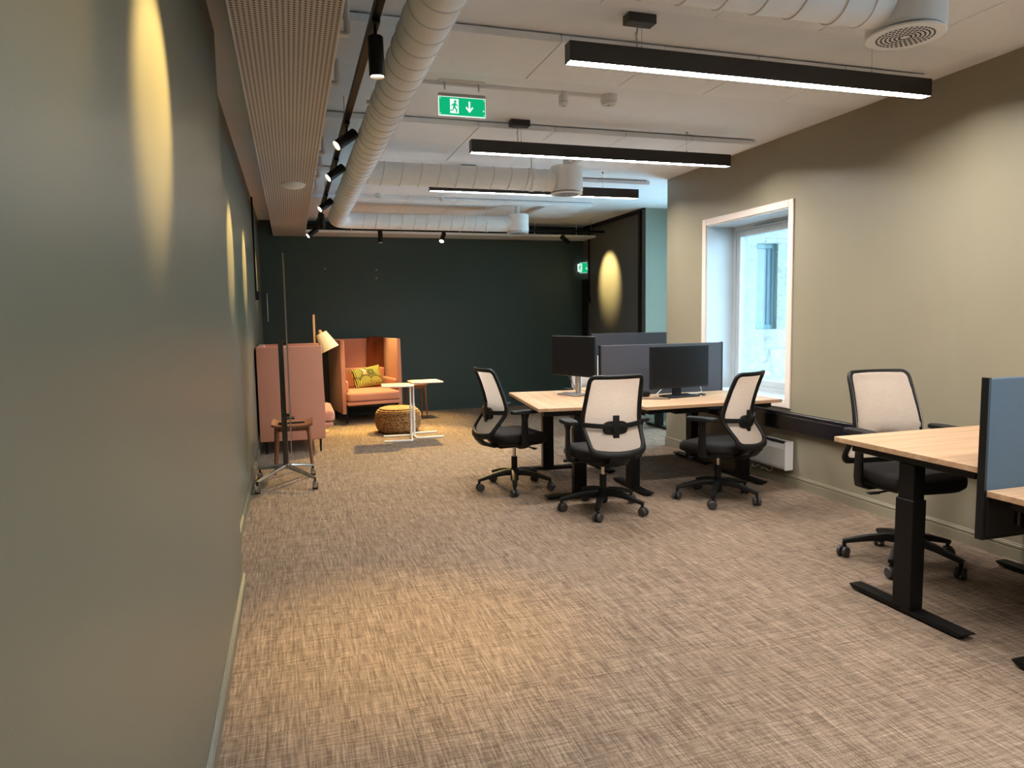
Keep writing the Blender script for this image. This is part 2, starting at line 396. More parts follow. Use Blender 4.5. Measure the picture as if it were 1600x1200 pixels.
# bay beyond the right wall
q = nb(); box(q, XR+WT-.01, XB+.3, YE-.25, YE, 0, ZC)
struct(obj('wall_bay_near', q, 'wall_sage', smooth=False), 'near side wall of the daylight bay', 'wall')
W2 = (7.12, 8.72, .10, 2.7)
wall_x('wall_bay', XB, XB+.3, YE-.25, YN+.2, [W2], 'wall_niche', 'pale green wall of the daylight bay')
q = nb(); box(q, XD+.001, XB+.01, YN, YN+.15, 0, ZC)
struct(obj('wall_niche', q, 'wall_niche', smooth=False), 'narrow pale green wall beside the slate wall', 'wall')
q = nb(); box(q, XD, XD+.15, YN+.012, YB+.1, 0, ZC)
struct(obj('wall_slate', q, 'wall_slate', smooth=False), 'dark slate grey wall with a warm oval of spotlight', 'wall')
q = nb(); box(q, XD-.03, XD, 8.97, 9.03, 0, ZC, .002); box(q, XD-.03, XD, 9.03, 10.95, ZC-.055, ZC, .002); box(q, XD-.03, XD, 8.865, 8.97, ZC-.02, ZC)
struct(obj('trim_1', q, 'black_metal', smooth=False), 'black frame strip round the slate wall', 'trim')
# dark door in the corner of the slate wall
d = empty('door_1', (XD, 10.93, 0)); struct(d, 'black door at the far right corner under the small exit sign', 'door')
q = nb(); box(q, -.03, 0, -.10, .11, 0, 2.05, .003); obj('door_leaf', q, 'black_matte', d, smooth=False)
q = nb(); cyl(q, (-.03, -.07, 1.02), (-.07, -.07, 1.02), .009, n=10); cyl(q, (-.07, -.075, 1.02), (-.07, .03, 1.02), .009, n=10); obj('door_handle', q, 'steel', d)

def window(name, x, hole, label, depth=.29, casing=True, out=1):
    y0, y1, z0, z1 = hole; r = empty(name, (x, (y0+y1)/2, z0)); struct(r, label, 'window')
    cy = (y0+y1)/2; hw = (y1-y0)/2; H = z1-z0
    if casing:
        t, p = .062, .016
        for nm, b in (('casing_board', (-hw-t, -hw, -t*.0-.05, H+t)), ('casing_board', (hw, hw+t, -.05, H+t)), ('casing_board', (-hw, hw, H, H+t)), ('casing_board', (-hw, hw, -.05, 0))):
            q = nb(); box(q, -p, 0, b[0], b[1], b[2], b[3], .003); obj(nm, q, 'trim_white', r, smooth=False)
    # reveal lining, skylight blue in its colour
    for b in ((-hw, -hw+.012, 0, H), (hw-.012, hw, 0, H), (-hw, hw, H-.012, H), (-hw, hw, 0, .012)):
        q = nb(); box(q, -.004, depth+.06, b[0], b[1], b[2], b[3]); obj('reveal_board', q, 'reveal_sky_tint', r, smooth=False)
    fr = obj('window_frame', frame_bm(depth, hw, H, .055, .075), 'reveal_sky_tint', r, smooth=False)
    sa = obj('sash', frame_bm(depth+.012, hw-.055, H-.11, .06, .05, .055), 'reveal_sky_tint', r, smooth=False)
    q = nb(); box(q, depth+.035, depth+.041, -hw+.1, hw-.1, .10, H-.10); obj('window_pane', q, 'window_glass', sa, smooth=False)
    q = nb(); box(q, depth-.012, depth, -hw*.55, hw*.4, H-.045, H-.03, .002); obj('trickle_vent', q, 'blue_frame', fr, smooth=False)
    return r
def frame_bm(x, hw, H, wd, dp, zo=0):
    q = nb()
    for a, b, c, d_ in ((-hw, -hw+wd, zo, H+zo), (hw-wd, hw, zo, H+zo), (-hw+wd, hw-wd, H+zo-wd, H+zo), (-hw+wd, hw-wd, zo, zo+wd)):
        box(q, x, x+dp, a, b, c, d_, .004)
    return q
window('window_1', XR, W1, 'deep set white window with pinkish white casing above the black trunking')
window('window_3', XR, W3, 'white window in the right wall behind the nearest desks')
window('window_2', XB, W2, 'tall window of the daylight bay behind the right wall', depth=.1, casing=False)

# outside: plastered wing of the house, facing the yard
YO, nx0, nx1, nz0, nz1 = 6.60, 4.82, 5.09, 1.275, 2.20
h = empty('house_wing', (0, 0, 0)); tag(h, 'white rough plastered house wing seen through the window', 'house')
q = nb()
for a, b, c, e in ((XR+WT+.005, nx0, -3, 5), (nx1, 12, -3, 5), (nx0, nx1, -3, nz0), (nx0, nx1, nz1, 5)): box(q, a, b, YO, YO+.145, c, e)
bmesh.ops.remove_doubles(q, verts=q.verts[:], dist=1e-5)
obj('house_wall', q, 'plaster', h, smooth=False)
q = nb(); wx, hz = (nx1-nx0)/2, nz1-nz0
for a, b, c, e in ((-wx, -wx+.045, 0, hz), (wx-.035, wx, 0, hz), (-wx+.045, wx-.035, hz-.05, hz), (-wx+.045, wx-.035, 0, .05)): box(q, a, b, -.02, .02, c, e, .004)
box(q, wx-.09, wx-.075, -.015, .02, .05, hz-.05, .002)
wn = obj('house_window', q, 'blue_frame', h, smooth=False); wn.location = ((nx0+nx1)/2, YO+.07, nz0)
q = nb(); box(q, -wx+.04, wx-.03, .0, .008, .045, hz-.045); obj('pane', q, 'blue_pane', wn, smooth=False)
for k in range(7): q = nb(); box(q, -wx+.045, wx-.09, -.006, .0, .1+k*.11, .104+k*.11); obj('glazing_bar', q, 'blue_frame', wn, smooth=False)
for k in range(3):
    q = nb(); box(q, XR+WT+.3, 12, YO-.9+.3*k, YO, -1, .30+.15*k, .01); obj('outside_step', q, 'stone_step', h, smooth=False)
q = nb(); box(q, XR+WT+.02, 14, -10, YO, -1.2, -.9); struct(obj('yard_ground', q, 'asphalt', smooth=False), 'grey yard outside the windows', 'ground')

# ------------------------------------------------------------------ ceiling fittings
# perforated radiant panel along the left, and the one along the back wall
r = empty('ceiling_panel', (.035, 6.0, 2.68)); tag(r, 'long perforated metal ceiling panel running along the left wall', 'ceiling panel')
q = nb(); box(q, -.215, .215, -7.0, 5.03, 0, .003); obj('perforated_sheet', q, 'perforated_metal', r, smooth=False)
for s in (-1, 1):
    q = nb(); box(q, s*.217-.004, s*.217+.004, -7.0, 5.03, 0, .035, .001); obj('edge_rail', q, 'duct_white', r, smooth=False)
for y in (-2.6, -1.9, -.2, .3, .75, 1.4):
    q = nb(); cyl(q, (.21, y, .05), (.265, y, .05), .014, n=12); cyl(q, (.265, y, .05), (.265, y, .225), .014, n=12); cyl(q, (.20, y, .02), (.20, y, .08), .018, n=12); obj('pipe_stub', q, 'duct_white', r)
for y in (-6.2, -3.6, -1.0, 1.6, 4.2):
    for s in (-1, 1):
        q = nb(); cyl(q, (s*.18, y, .02), (s*.18, y, .225), .004, n=8); obj('hanger_rod', q, 'steel', r)
r = empty('ceiling_panel', (2.5, 10.78, 2.685)); tag(r, 'white metal ceiling panel hung along the dark green back wall', 'ceiling panel')
q = nb(); box(q, -2.24, 2.24, -.25, .25, 0, .003); obj('perforated_sheet', q, 'duct_white', r, smooth=False)
q = nb(); box(q, -2.24, 2.24, -.254, -.246, 0, .035, .001); obj('edge_rail', q, 'duct_white', r, smooth=False)
q = nb(); box(q, 2.236, 2.244, -.25, .25, 0, .035, .001); obj('edge_rail', q, 'duct_white', r, smooth=False)
for x in (-1.6, 0, 1.2, 1.9):
    q = nb(); cyl(q, (x, -.15, .02), (x, -.15, .22), .006, n=8); obj('hanger_rod', q, 'white_steel', r)
q = nb(); lathe(q, [(0, -.042), (.05, -.040), (.085, -.03), (.105, -.014), (.11, 0), (.0, 0)], 36)
o = obj('access_point', q, 'white_plastic'); o.location = (.075, 6.86, 2.68); tag(o, 'white dome shaped wireless access point under the perforated panel', 'access point')

# ducts
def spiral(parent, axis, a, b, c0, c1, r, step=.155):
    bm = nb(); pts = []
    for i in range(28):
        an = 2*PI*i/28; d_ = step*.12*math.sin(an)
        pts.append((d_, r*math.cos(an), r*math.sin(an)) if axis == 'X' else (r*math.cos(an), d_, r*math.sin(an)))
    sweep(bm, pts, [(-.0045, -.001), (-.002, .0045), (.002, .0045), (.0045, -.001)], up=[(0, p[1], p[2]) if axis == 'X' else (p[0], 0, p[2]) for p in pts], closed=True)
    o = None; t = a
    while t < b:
        if o is None: o = o0 = obj('duct_seam', bm, 'seam_shade_grey', parent)
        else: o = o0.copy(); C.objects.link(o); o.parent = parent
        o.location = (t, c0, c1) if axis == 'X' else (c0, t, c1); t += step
DX, DZ, DR = .575, 2.645, .098
def clamp(bm, axis, t, c0, c1, r):
    if axis == 'X': cyl(bm, (t-.018, c0, c1), (t+.018, c0, c1), r+.006, n=32); cyl(bm, (t, c0, c1+r), (t, c0, ZC-.041), .006, n=8); box(bm, t-.012, t+.012, c0-r-.022, c0-r, c1-.01, c1+.01)
    else: cyl(bm, (c0, t-.018, c1), (c0, t+.018, c1), r+.006, n=32); cyl(bm, (c0, t, c1+r), (c0, t, ZC-.041), .006, n=8); box(bm, c0-r-.022, c0-r, t-.012, t+.012, c1-.01, c1+.01)
r = empty('ventilation_duct', (0, 0, 0)); tag(r, 'long white spiral duct running towards the dark green wall and bending right', 'duct')
q = nb(); pts = [(DX, YF+.01, DZ), (DX, 8.72, DZ)] + [(DX+.2-.2*math.cos(a), 8.72+.2*math.sin(a), DZ) for a in [PI/2*i/8 for i in range(1, 9)]] + [(2.76, 8.92, DZ)]
sweep(q, pts, circ(DR, 32)); obj('duct_pipe', q, 'duct_white', r)
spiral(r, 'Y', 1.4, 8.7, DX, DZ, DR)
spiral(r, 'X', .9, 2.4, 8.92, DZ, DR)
for y in (1.2, 4.1, 7.0): q = nb(); clamp(q, 'Y', y, DX, DZ, DR); obj('pipe_clamp', q, 'duct_white', r)
q = nb(); clamp(q, 'X', 2.45, 8.92, DZ, DR); obj('pipe_clamp', q, 'duct_white', r)
def branch(y, x1, label, r=.094):
    rt = empty('branch_duct', (0, 0, 0)); tag(rt, label, 'duct')
    q = nb(); cyl(q, (DX+.08, y, DZ), (x1, y, DZ), r, n=32); obj('duct_pipe', q, 'duct_white', rt)
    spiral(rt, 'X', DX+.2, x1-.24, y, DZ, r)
    q = nb(); clamp(q, 'X', x1-.20, y, DZ, r); obj('pipe_clamp', q, 'duct_white', rt)
    q = nb(); cyl(q, (x1-.09, y, DZ), (x1-.075, y, DZ), r+.004, n=32); obj('joint_ring', q, 'duct_white', rt)
branch(6.02, 2.27, 'white branch duct above the farthest pendant lamp')
branch(2.33, 2.24, 'white branch duct at the upper right edge of the picture')
def diffuser(x, y, label):
    rt = empty('air_diffuser', (x, y, 2.53)); tag(rt, label, 'diffuser', 'round air diffusers on the ducts')
    R = .145
    q = nb(); lathe(q, [(0, .24), (R-.006, .24), (R, .234), (R, .028), (R-.012, .022), (R-.012, .018), (0, .018)], 48); obj('diffuser_drum', q, 'duct_white', rt)
    q = nb(); lathe(q, [(0, .014), (R-.03, .014), (R-.004, .010), (R, .004), (R-.004, 0), (0, 0)], 48); p = obj('face_plate', q, 'paint_white', rt)
    q = nb()
    for k in range(1, 7):
        n = 5*k+5; rad = .016*k+.006
        for i in range(n):
            a = 2*PI*(i+.5*(k % 2))/n; M = Matrix.Rotation(a, 4, 'Z')
            box(q, rad-.0035, rad+.0035, -.0055, .0055, -.0012, -.0002, M=M)
    o = obj('perforation', q, 'dark_gap', p, smooth=False); o['kind'] = 'stuff'
    q = nb(); cyl(q, (0, 0, .235), (0, 0, .375), .03, n=12); obj('fixing_stem', q, 'duct_white', rt)
diffuser(2.40, 6.02, 'round white air diffuser in front of the farthest pendant lamp')
diffuser(2.375, 2.33, 'round white air diffuser at the top right, nearest the camera')
diffuser(2.87, 8.92, 'round white air diffuser farthest away, at the end of the bent duct')

# pendants
def pendant(y, label, x0=1.31, x1=3.49):
    cx, L = (x0+x1)/2, (x1-x0)/2
    rt = empty('pendant_lamp', (cx, y, 2.65)); tag(rt, label, 'lamp', 'black linear pendant lamps')
    hw, hh, t = .033, .092, .003
    q = nb(); box(q, -L, L, -hw, -hw+t, 0, hh); box(q, -L, L, hw-t, hw, 0, hh); box(q, -L, -L+t, -hw+t, hw-t, 0, hh); box(q, L-t, L, -hw+t, hw-t, 0, hh); box(q, -L+t, L-t, -hw+t, hw-t, hh-t, hh)
    obj('housing', q, 'lamp_housing', rt, smooth=False)
    q = nb(); box(q, -L+t, L-t, -hw+t, hw-t, .010, .014); obj('diffuser', q, 'pendant_glow', rt, smooth=False)
    xa, xb = 1.69-cx, 3.10-cx; top = ZC-2.65
    q = nb(); box(q, xa-.075, xa+.075, -.035, .035, top-.045, top, .003); obj('canopy', q, 'lamp_housing', rt, smooth=False)
    q = nb(); sweep(q, [(xa-.01, 0, top-.045), (xa-.016, 0, top-.09), (xa-.02, .0, (hh+top)/2), (xa-.012, 0, hh)], circ(.004, 8), up=(0, 1, 0)); obj('power_cord', q, 'steel', rt)
    for x in (xa+.012, xb):
        q = nb(); cyl(q, (x, 0, hh), (x, 0, top if x == xb else top-.045), .0013, n=6); cyl(q, (x, 0, hh), (x, 0, hh+.02), .004, n=8)
        if x == xb: cyl(q, (x, 0, top-.014), (x, 0, top), .010, n=12)
        obj('suspension_wire', q, 'steel', rt)
pendant(3.26, 'black linear pendant lamp nearest the camera')
pendant(5.17, 'black linear pendant lamp in the middle of the row')
pendant(6.78, 'black linear pendant lamp farthest away, behind the air diffuser')
pendant(1.35, 'added black linear pendant lamp above the nearest desk, out of frame')  # unseen pendant, added to light the near floor and walls
pendant(-.55, 'added black linear pendant lamp, unseen behind the camera')  # added too, brightens the near end from out of view
# slim ceiling conduits with detectors
r = empty('ceiling_conduit', (0, 4.46, ZC)); tag(r, 'slim white cable conduit between the exit sign and the smoke detector', 'conduit')
q = nb(); box(q, .65, 2.07, -.012, .012, -.022, 0, .002); obj('conduit_strip', q, 'duct_white', r, smooth=False)
r = empty('ceiling_conduit', (0, 8.5, ZC)); tag(r, 'slim white cable conduit in front of the farthest duct', 'conduit')
q = nb(); box(q, .65, 1.8, -.012, .012, -.022, 0, .002); obj('conduit_strip', q, 'duct_white', r, smooth=False)
def det(x, y, rad, h, label, nm='smoke_detector'):
    rt = empty(nm, (x, y, ZC)); tag(rt, label, 'detector')
    q = nb(); lathe(q, [(0, 0), (rad, 0), (rad, -h*.7), (rad*.96, -h*.72), (0, -h*.72)], 28); obj('detector_base', q, 'white_plastic', rt)
    q = nb(); lathe(q, [(0, -h*.74), (rad*.9, -h*.76), (rad*.92, -h*.86), (rad*.8, -h), (0, -h*1.02)], 28); obj('detector_cap', q, 'white_plastic', rt)
    q = nb(); lathe(q, [(0, -h), (.012, -h*1.0), (.012, -h*1.05), (0, -h*1.06)], 12); obj('sensor_lens', q, 'steel', rt)
det(1.765, 4.47, .032, .085, 'small white cylindrical motion sensor beside the smoke detector', 'motion_sensor')
det(2.085, 4.46, .055, .06, 'flat round white smoke detector under the ceiling')
det(1.05, 8.5, .045, .05, 'small white detector in front of the farthest duct, left one')
det(1.79, 8.52, .03, .06, 'small white sensor in front of the farthest duct, right one', 'motion_sensor')

# exit sign (running figure, door, arrow)
def exit_sign(loc, rz, wd, ht, label, hung=True):
    rt = empty('exit_sign', loc, rz); tag(rt, label, 'sign')
    if hung:
        q = nb(); box(q, -wd*.48, wd*.48, -.03, .03, .145, .19, .004); obj('mounting_rail', q, 'white_plastic', rt, smooth=False)
        for x in (-wd*.36, wd*.36): q = nb(); cyl(q, (x, 0, .10), (x, 0, .15), .005, n=10); obj('hanger_rod', q, 'steel', rt)
        q = nb(); box(q, -wd/2, wd/2, -.010, .010, ht/2, ht/2+.02, .002); obj('top_rail', q, 'steel', rt, smooth=False)
    q = nb(); box(q, -wd/2, wd/2, -.006, .006, -ht/2, ht/2, .001); obj('frame', q, 'sign_white', rt, smooth=False)
    q = nb(); box(q, -wd/2+.004, wd/2-.004, -.0075, -.006, -ht/2+.004, ht/2-.004); pn = obj('sign_panel', q, 'sign_green', rt, smooth=False)
    k = ht/.115
    def flat(polys, mat, yy, nm):
        q = nb()
        for p in polys: prism(q, [(x*k, z*k) for x, z in p], yy, yy+.0006, M=Matrix.Rotation(PI/2, 4, 'X'))
        return obj(nm, q, mat, pn, smooth=False)
    a = -.05; dz = 0; g = lambda P: [[(a+(x-a)*1.25, z*1.15-.001) for x, z in p] for p in P]
    flat([[(a-.028, -.042), (a+.026, -.042), (a+.026, .044), (a-.028, .044)]], 'sign_white', .0078, 'door_symbol')
    man = [[(a+.004+.007*math.cos(t*PI/5), .026+.007*math.sin(t*PI/5)) for t in range(10)],
           [(a-.004, .018), (a+.008, .018), (a+.004, -.004), (a-.008, -.004)],
           [(a-.004, .018), (a-.018, .004), (a-.015, .000), (a-.001, .012)],
           [(a+.006, .018), (a+.018, .004), (a+.015, .000), (a+.003, .012)],
           [(a-.006, -.003), (a+.004, -.003), (a+.014, -.016), (a+.012, -.032), (a+.006, -.032), (a+.007, -.018)],
           [(a-.008, -.003), (a+.000, -.003), (a-.006, -.020), (a-.022, -.026), (a-.022, -.020), (a-.010, -.016)]]
    flat(g(man), 'sign_green', .0085, 'running_figure')
    b = .045
    flat([[(b-.0055, .034), (b+.0055, .034), (b+.0055, -.018), (b-.0055, -.018)],
          [(b, -.034), (b+.024, -.006), (b+.020, .004), (b, -.018)],
          [(b, -.034), (b, -.018), (b-.020, .004), (b-.024, -.006)]], 'sign_white', .0078, 'down_arrow')
    s = wd/2/k
    flat([[(s-.020, -.022), (s-.008, -.022), (s-.014, -.012)]] + [[(sx*(s-.011)-.0025, sz*.045-.0025), (sx*(s-.011)+.0025, sz*.045-.0025), (sx*(s-.011)+.0025, sz*.045+.0025), (sx*(s-.011)-.0025, sz*.045+.0025)] for sx in (-1, 1) for sz in (-1, 1)], 'sign_white', .0078, 'corner_mark')
exit_sign((1.075, 4.43, 2.752), 0, .30, .115, 'green exit sign with running figure and down arrow hung under the ceiling')
exit_sign((4.655, 10.92, 2.24), -PI/2+.75, .16, .17, 'small green exit sign in the far right corner above the black door', hung=False)

# track with spots
TX, TZ, TY = .395, 2.70, 10.06
r = empty('light_track', (0, 0, 0)); tag(r, 'black lighting track above the long duct and along the back wall', 'light track')
q = nb(); box(q, TX-.018, TX+.018, YF+.02, TY+.018, TZ-.0, TZ+.035, .002); obj('track_rail', q, 'black_metal', r, smooth=False)
q = nb(); box(q, TX-.6, 4.62, TY-.018, TY+.018, TZ, TZ+.035, .002); obj('track_rail', q, 'black_metal', r, smooth=False)
for p in ((TX, .5), (TX, 2.5), (TX, 4.9), (TX, 7.6), (1.9, TY), (3.3, TY), (4.4, TY)):
    q = nb(); cyl(q, (p[0], p[1], TZ+.03), (p[0], p[1], ZC), .004, n=8); obj('hanger_rod', q, 'steel', r)
def spot(x, y, d, label, watts=SPOT_W, cone=40, blend=.75, drop=.10, L=.165, lit=True, R=.033):
    """head centred under the track, aimed along d"""
    d = Vector(d).normalized(); rt = empty('track_spot', (x, y, TZ)); tag(rt, label, 'spotlight', 'black cylindrical spots on the ceiling track')
    c = Vector((0, 0, -drop))
    q = nb(); box(q, -.016, .016, -.05, .05, -.022, .0, .003); obj('track_adapter', q, 'black_metal', rt, smooth=False)
    q = nb(); cyl(q, (0, 0, -.02), (0, 0, -drop+R*.4), .007, n=10); lathe(q, [(0, .016), (.014, .012), (.014, -.012), (0, -.016)], 14, Matrix.Translation((0, 0, -drop+R*.7))); obj('swivel_arm', q, 'black_metal', rt)
    a = c - d*L*.42; b = c + d*L*.58
    M = Matrix.Translation(a) @ d.to_track_quat('Z', 'Y').to_matrix().to_4x4()
    q = nb(); lathe(q, [(0, 0), (R-.003, 0), (R, .003), (R, L), (R-.0025, L), (R-.0035, L-.012), (0, L-.012)], 32, M); hd = obj('spot_head', q, 'black_metal', rt)
    q = nb(); lathe(q, [(0, L-.0105), (R-.004, L-.0105), (R-.004, L-.009), (0, L-.009)], 24, M); obj('lens', q, 'spot_glow' if lit else 'steel', hd)
    if lit:
        wl = Vector((x, y, TZ)) + b + d*.004
        sl = spot_light((b+d*.004), (b+d), watts, cone, blend); sl.parent = rt
    return rt
LW = (-.78, -.32, -.62)
spot(TX, 1.5, LW, 'black track spot aimed at the left wall, out of frame behind the camera', watts=SPOT_W*.3)
spot(TX, 2.36, LW, 'black track spot aimed at the left wall, just above the picture edge', watts=SPOT_W*3.0)
spot(TX, 3.15, (.02, .0, -1), 'black track spot pointing straight down, nearest and largest in the picture', cone=50, blend=1, drop=.13, watts=SPOT_W*2.8)
spot(TX, 4.75, LW, 'black tilted track spot second from the camera', watts=SPOT_W*3.0)
spot(TX, 5.82, LW, 'black tilted track spot third from the camera', watts=SPOT_W*3.0)
spot(TX, 7.45, LW, 'black tilted track spot fourth from the camera', watts=SPOT_W*3.0)
spot(TX, 8.6, (.1, .5, -1), 'black track spot just before the track corner', watts=SPOT_W*1.6)
spot(TX-.06, 9.80, LW, 'black tilted track spot at the corner of the track, in front of the green wall', watts=SPOT_W*1.6)
spot(1.24, TY, (.02, -.04, -1), 'black track spot pointing straight down above the pink armchair', cone=60, blend=.7, watts=SPOT_W*4.5)
spot(2.12, TY, (-.38, -.62, -.80), 'black track spot turned towards the camera with its lens shining', cone=66, blend=.6, watts=SPOT_W*9)
spot(3.97, TY, (.80, -.03, -.60), 'black track spot turned to the slate wall at the right', cone=58, blend=.8, watts=SPOT_W*4)
# black surface conduits
def conduit(name, loc, ax, z0, z1, label):
    rt = empty(name, loc); tag(rt, label, 'conduit')
    q = nb(); box(q, *(0, ax*.02) if ax > 0 else (ax*.02, 0), -.014, .014, z0+.1, z1, .002); obj('conduit_strip', q, 'black_metal', rt, smooth=False)
    q = nb(); box(q, *(0, .045) if ax > 0 else (-.045, 0), -.04, .04, z0, z0+.1, .004); b = obj('switch_box', q, 'black_plastic', rt, smooth=False)
    s = .045 if ax > 0 else -.049
    q = nb(); box(q, s, s+.004, -.025, .025, z0+.02, z0+.08, .002); obj('rocker', q, 'black_matte', b, smooth=False)
conduit('surface_conduit', (XL2, 9.05, 0), 1, 1.70, ZC, 'black cable conduit with switch box on the far end of the left wall')
conduit('surface_conduit', (XD, 10.78, 0), -1, 1.66, ZC, 'black cable conduit with switch box on the slate wall')
# hooks and pull handle on the green wall
for x, z, lb in ((.53, 2.21, 'small steel hook on the green wall, left of the three'), (1.284, 2.195, 'small steel hook on the green wall, upper of the right pair'), (1.28, 2.07, 'small steel hook on the green wall, lower of the right pair')):
    q = nb(); cyl(q, (0, 0, 0), (0, -.018, 0), .006, n=10); lathe(q, [(0, -.002), (.010, 0), (.010, .004), (0, .006)], 12, Matrix.Translation((0, -.018, 0)) @ Matrix.Rotation(PI/2, 4, 'X'))
    o = obj('wall_hook', q, 'steel'); o.location = (x, YB, z); tag(o, lb, 'hook', 'steel hooks on the green wall')
rt = empty('pull_handle', (-.31, YB, 0)); tag(rt, 'slim steel pull handle on the green wall by the left corner', 'handle')
q = nb(); cyl(q, (0, -.05, 1.44), (0, -.05, 1.85), .006, n=10); obj('grip_bar', q, 'steel', rt)
for z in (1.47, 1.82): q = nb(); cyl(q, (0, 0, z), (0, -.05, z), .005, n=10); obj('standoff', q, 'steel', rt)

# ------------------------------------------------------------------ right wall fittings
rt = empty('cable_trunking', (XR, 0, 0)); tag(rt, 'black cable trunking box along the right wall under the window', 'trunking')
q = nb(); box(q, -.057, -.002, 2.0, 6.6, .47, .625, .004); obj('trunking_body', q, 'trunk_black', rt, smooth=False)
q = nb(); box(q, -.060, -.056, 2.0, 6.6, .50, .595, .001); obj('trunking_cover', q, 'trunk_black', rt, smooth=False)
rt = empty('wall_heater', (XR, 5.25, .145)); tag(rt, 'white electric panel heater low on the right wall', 'heater')
q = nb(); prism(q, [(-.015, 0), (-.085, 0), (-.09, .02), (-.09, .17), (-.075, .215), (-.05, .232), (-.015, .236)], -.36, .36, M=Matrix(((1, 0, 0, 0), (0, 0, 1, 0), (0, 1, 0, 0), (0, 0, 0, 1)))); hb = obj('heater_body', q, 'heater_white', rt, smooth=False)
for k in range(6):
    q = nb(); box(q, -.078, -.045, -.33+k*.112, -.23+k*.112, .218, .2335); o = obj('vent_slot', q, 'dark_gap', hb, smooth=False); o.rotation_euler = (0, 0, 0)
q = nb(); box(q, -.094, -.012, -.375, -.36, -.005, .238, .004); obj('end_cap', q, 'white_plastic', rt, smooth=False)
q = nb(); box(q, -.094, -.012, .36, .375, -.005, .238, .004); obj('end_cap', q, 'white_plastic', rt, smooth=False)
for y in (-.25, .25): q = nb(); box(q, -.016, 0, y-.02, y+.02, .02, .2); obj('wall_bracket', q, 'steel', rt, smooth=False)
q = nb(); pts = [(-.04, -.15+.0*k, 0) for k in (0,)] + [(-.045+.012*math.sin(k*1.3), -.15+k*.028, -.035-.03*math.sin(k*.9)**2) for k in range(1, 11)] + [(-.02, .2, -.12)]
sweep(q, pts, circ(.004, 6)); obj('power_cord', q, 'cable_white', rt)

# ------------------------------------------------------------------ desks and screens
def desk(loc, rz, wd, dp, h, label, footlen=.60, cab=False):
    rt = empty('standing_desk', loc, rz); tag(rt, label, 'desk', 'height adjustable desks')
    t = .026
    q = nb(); box(q, -wd/2, wd/2, -dp/2, dp/2, h-t, h, .0015); obj('tabletop', q, 'desk_oak', rt, smooth=False)
    for s in (-1, 1):
        lx = s*(wd/2-.09)
        q = nb(); box(q, lx-.034, lx+.034, -.045, .045, .30, h-.07, .003); box(q, lx-.04, lx+.04, -.052, .052, .022, .56, .003); obj('leg', q, 'black_metal', rt, smooth=False)
        q = nb(); box(q, lx-.030, lx+.030, -dp/2+.06, dp/2-.06, h-t-.045, h-t, .003); obj('side_bracket', q, 'black_metal', rt, smooth=False)
        q = nb(); fl_ = footlen/2
        prism(q, [(-fl_, .024), (-fl_+.02, .012), (-fl_+.03, .010), (fl_-.03, .010), (fl_-.02, .012), (fl_, .024), (fl_, .030), (-fl_, .030)], lx-.037, lx+.037, M=Matrix(((0, 0, 1, 0), (1, 0, 0, 0), (0, 1, 0, 0), (0, 0, 0, 1))))
        f = obj('foot', q, 'black_metal', rt, smooth=False)
        for yy in (-fl_+.05, fl_-.05): q = nb(); cyl(q, (lx, yy, 0), (lx, yy, .011), .022, n=16); obj('levelling_pad', q, 'black_plastic', f)
    q = nb(); box(q, -wd/2+.12, wd/2-.12, -.045, -.015, h-t-.06, h-t-.008, .002); box(q, -wd/2+.12, wd/2-.12, .015, .045, h-t-.06, h-t-.008, .002); obj('crossbeam', q, 'black_metal', rt, smooth=False)
    q = nb(); box(q, -.16, .16, -.04, .04, h-t-.10, h-t-.06, .004); obj('control_box', q, 'black_plastic', rt, smooth=False)
    if cab:
        q = nb(); sweep(q, [(.02, -.1, h-.07), (.0, -.12, h-.13), (.06, -.14, h-.16), (.12, -.12, h-.12), (.10, -.1, h-.10), (.18, -.1, h-.15), (.24, -.08, h-.17), (.3, -.1, h-.07)], circ(.003, 6)); obj('loose_cable', q, 'cable_black', rt)
    return rt
def desk_screen(loc, rz, wd, z0, z1, mat, label, th=.03):
    rt = empty('desk_screen', loc, rz); tag(rt, label, 'desk divider')
    q = nb(); box(q, -wd/2+.006, wd/2-.006, -th/2, th/2, z0+.006, z1-.004, .004); obj('fabric_panel', q, mat, rt, smooth=False)
    q = nb(); e = th/2+.002
    box(q, -wd/2, -wd/2+.014, -e, e, z0, z1, .001); box(q, wd/2-.014, wd/2, -e, e, z0, z1, .001); box(q, -wd/2+.014, wd/2-.014, -e, e, z0, z0+.012, .001)
    obj('edge_frame', q, 'black_plastic', rt, smooth=False)
    for s in (-1, 1):
        q = nb(); box(q, s*wd*.3-.03, s*wd*.3+.03, -e-.02, e+.02, z0+.03, z0+.10, .003); obj('clamp_bracket', q, 'black_metal', rt, smooth=False)
    return rt
desk((3.30, 2.608, 0), 0, 1.20, .82, .80, 'oak topped standing desk raised high, behind the blue screen at the right', cab=True, footlen=.66)
desk((3.30, 1.755, 0), 0, 1.20, .80, .71, 'oak topped standing desk nearest the camera, cut off by the right picture edge')
bs = desk_screen((3.30, 2.176, 0), 0, 1.22, .50, 1.175, 'screen_blue', 'blue fabric desk screen with black edge at the right picture edge')
q = nb(); box(q, -.596, .596, -.024, -.0155, .514, .672, .002); obj('under_desk_shade', q, 'black_plastic', bs, smooth=False)  # black board put in for the shade below the desk
q = nb(); sweep(q, [(-.42, -.030, .66), (-.43, -.034, .63), (-.43, -.030, .55)], circ(.006, 8)); obj('cable_loop', q, 'wheel_grey', bs)
A1Y = math.atan2(.149, 1.265)
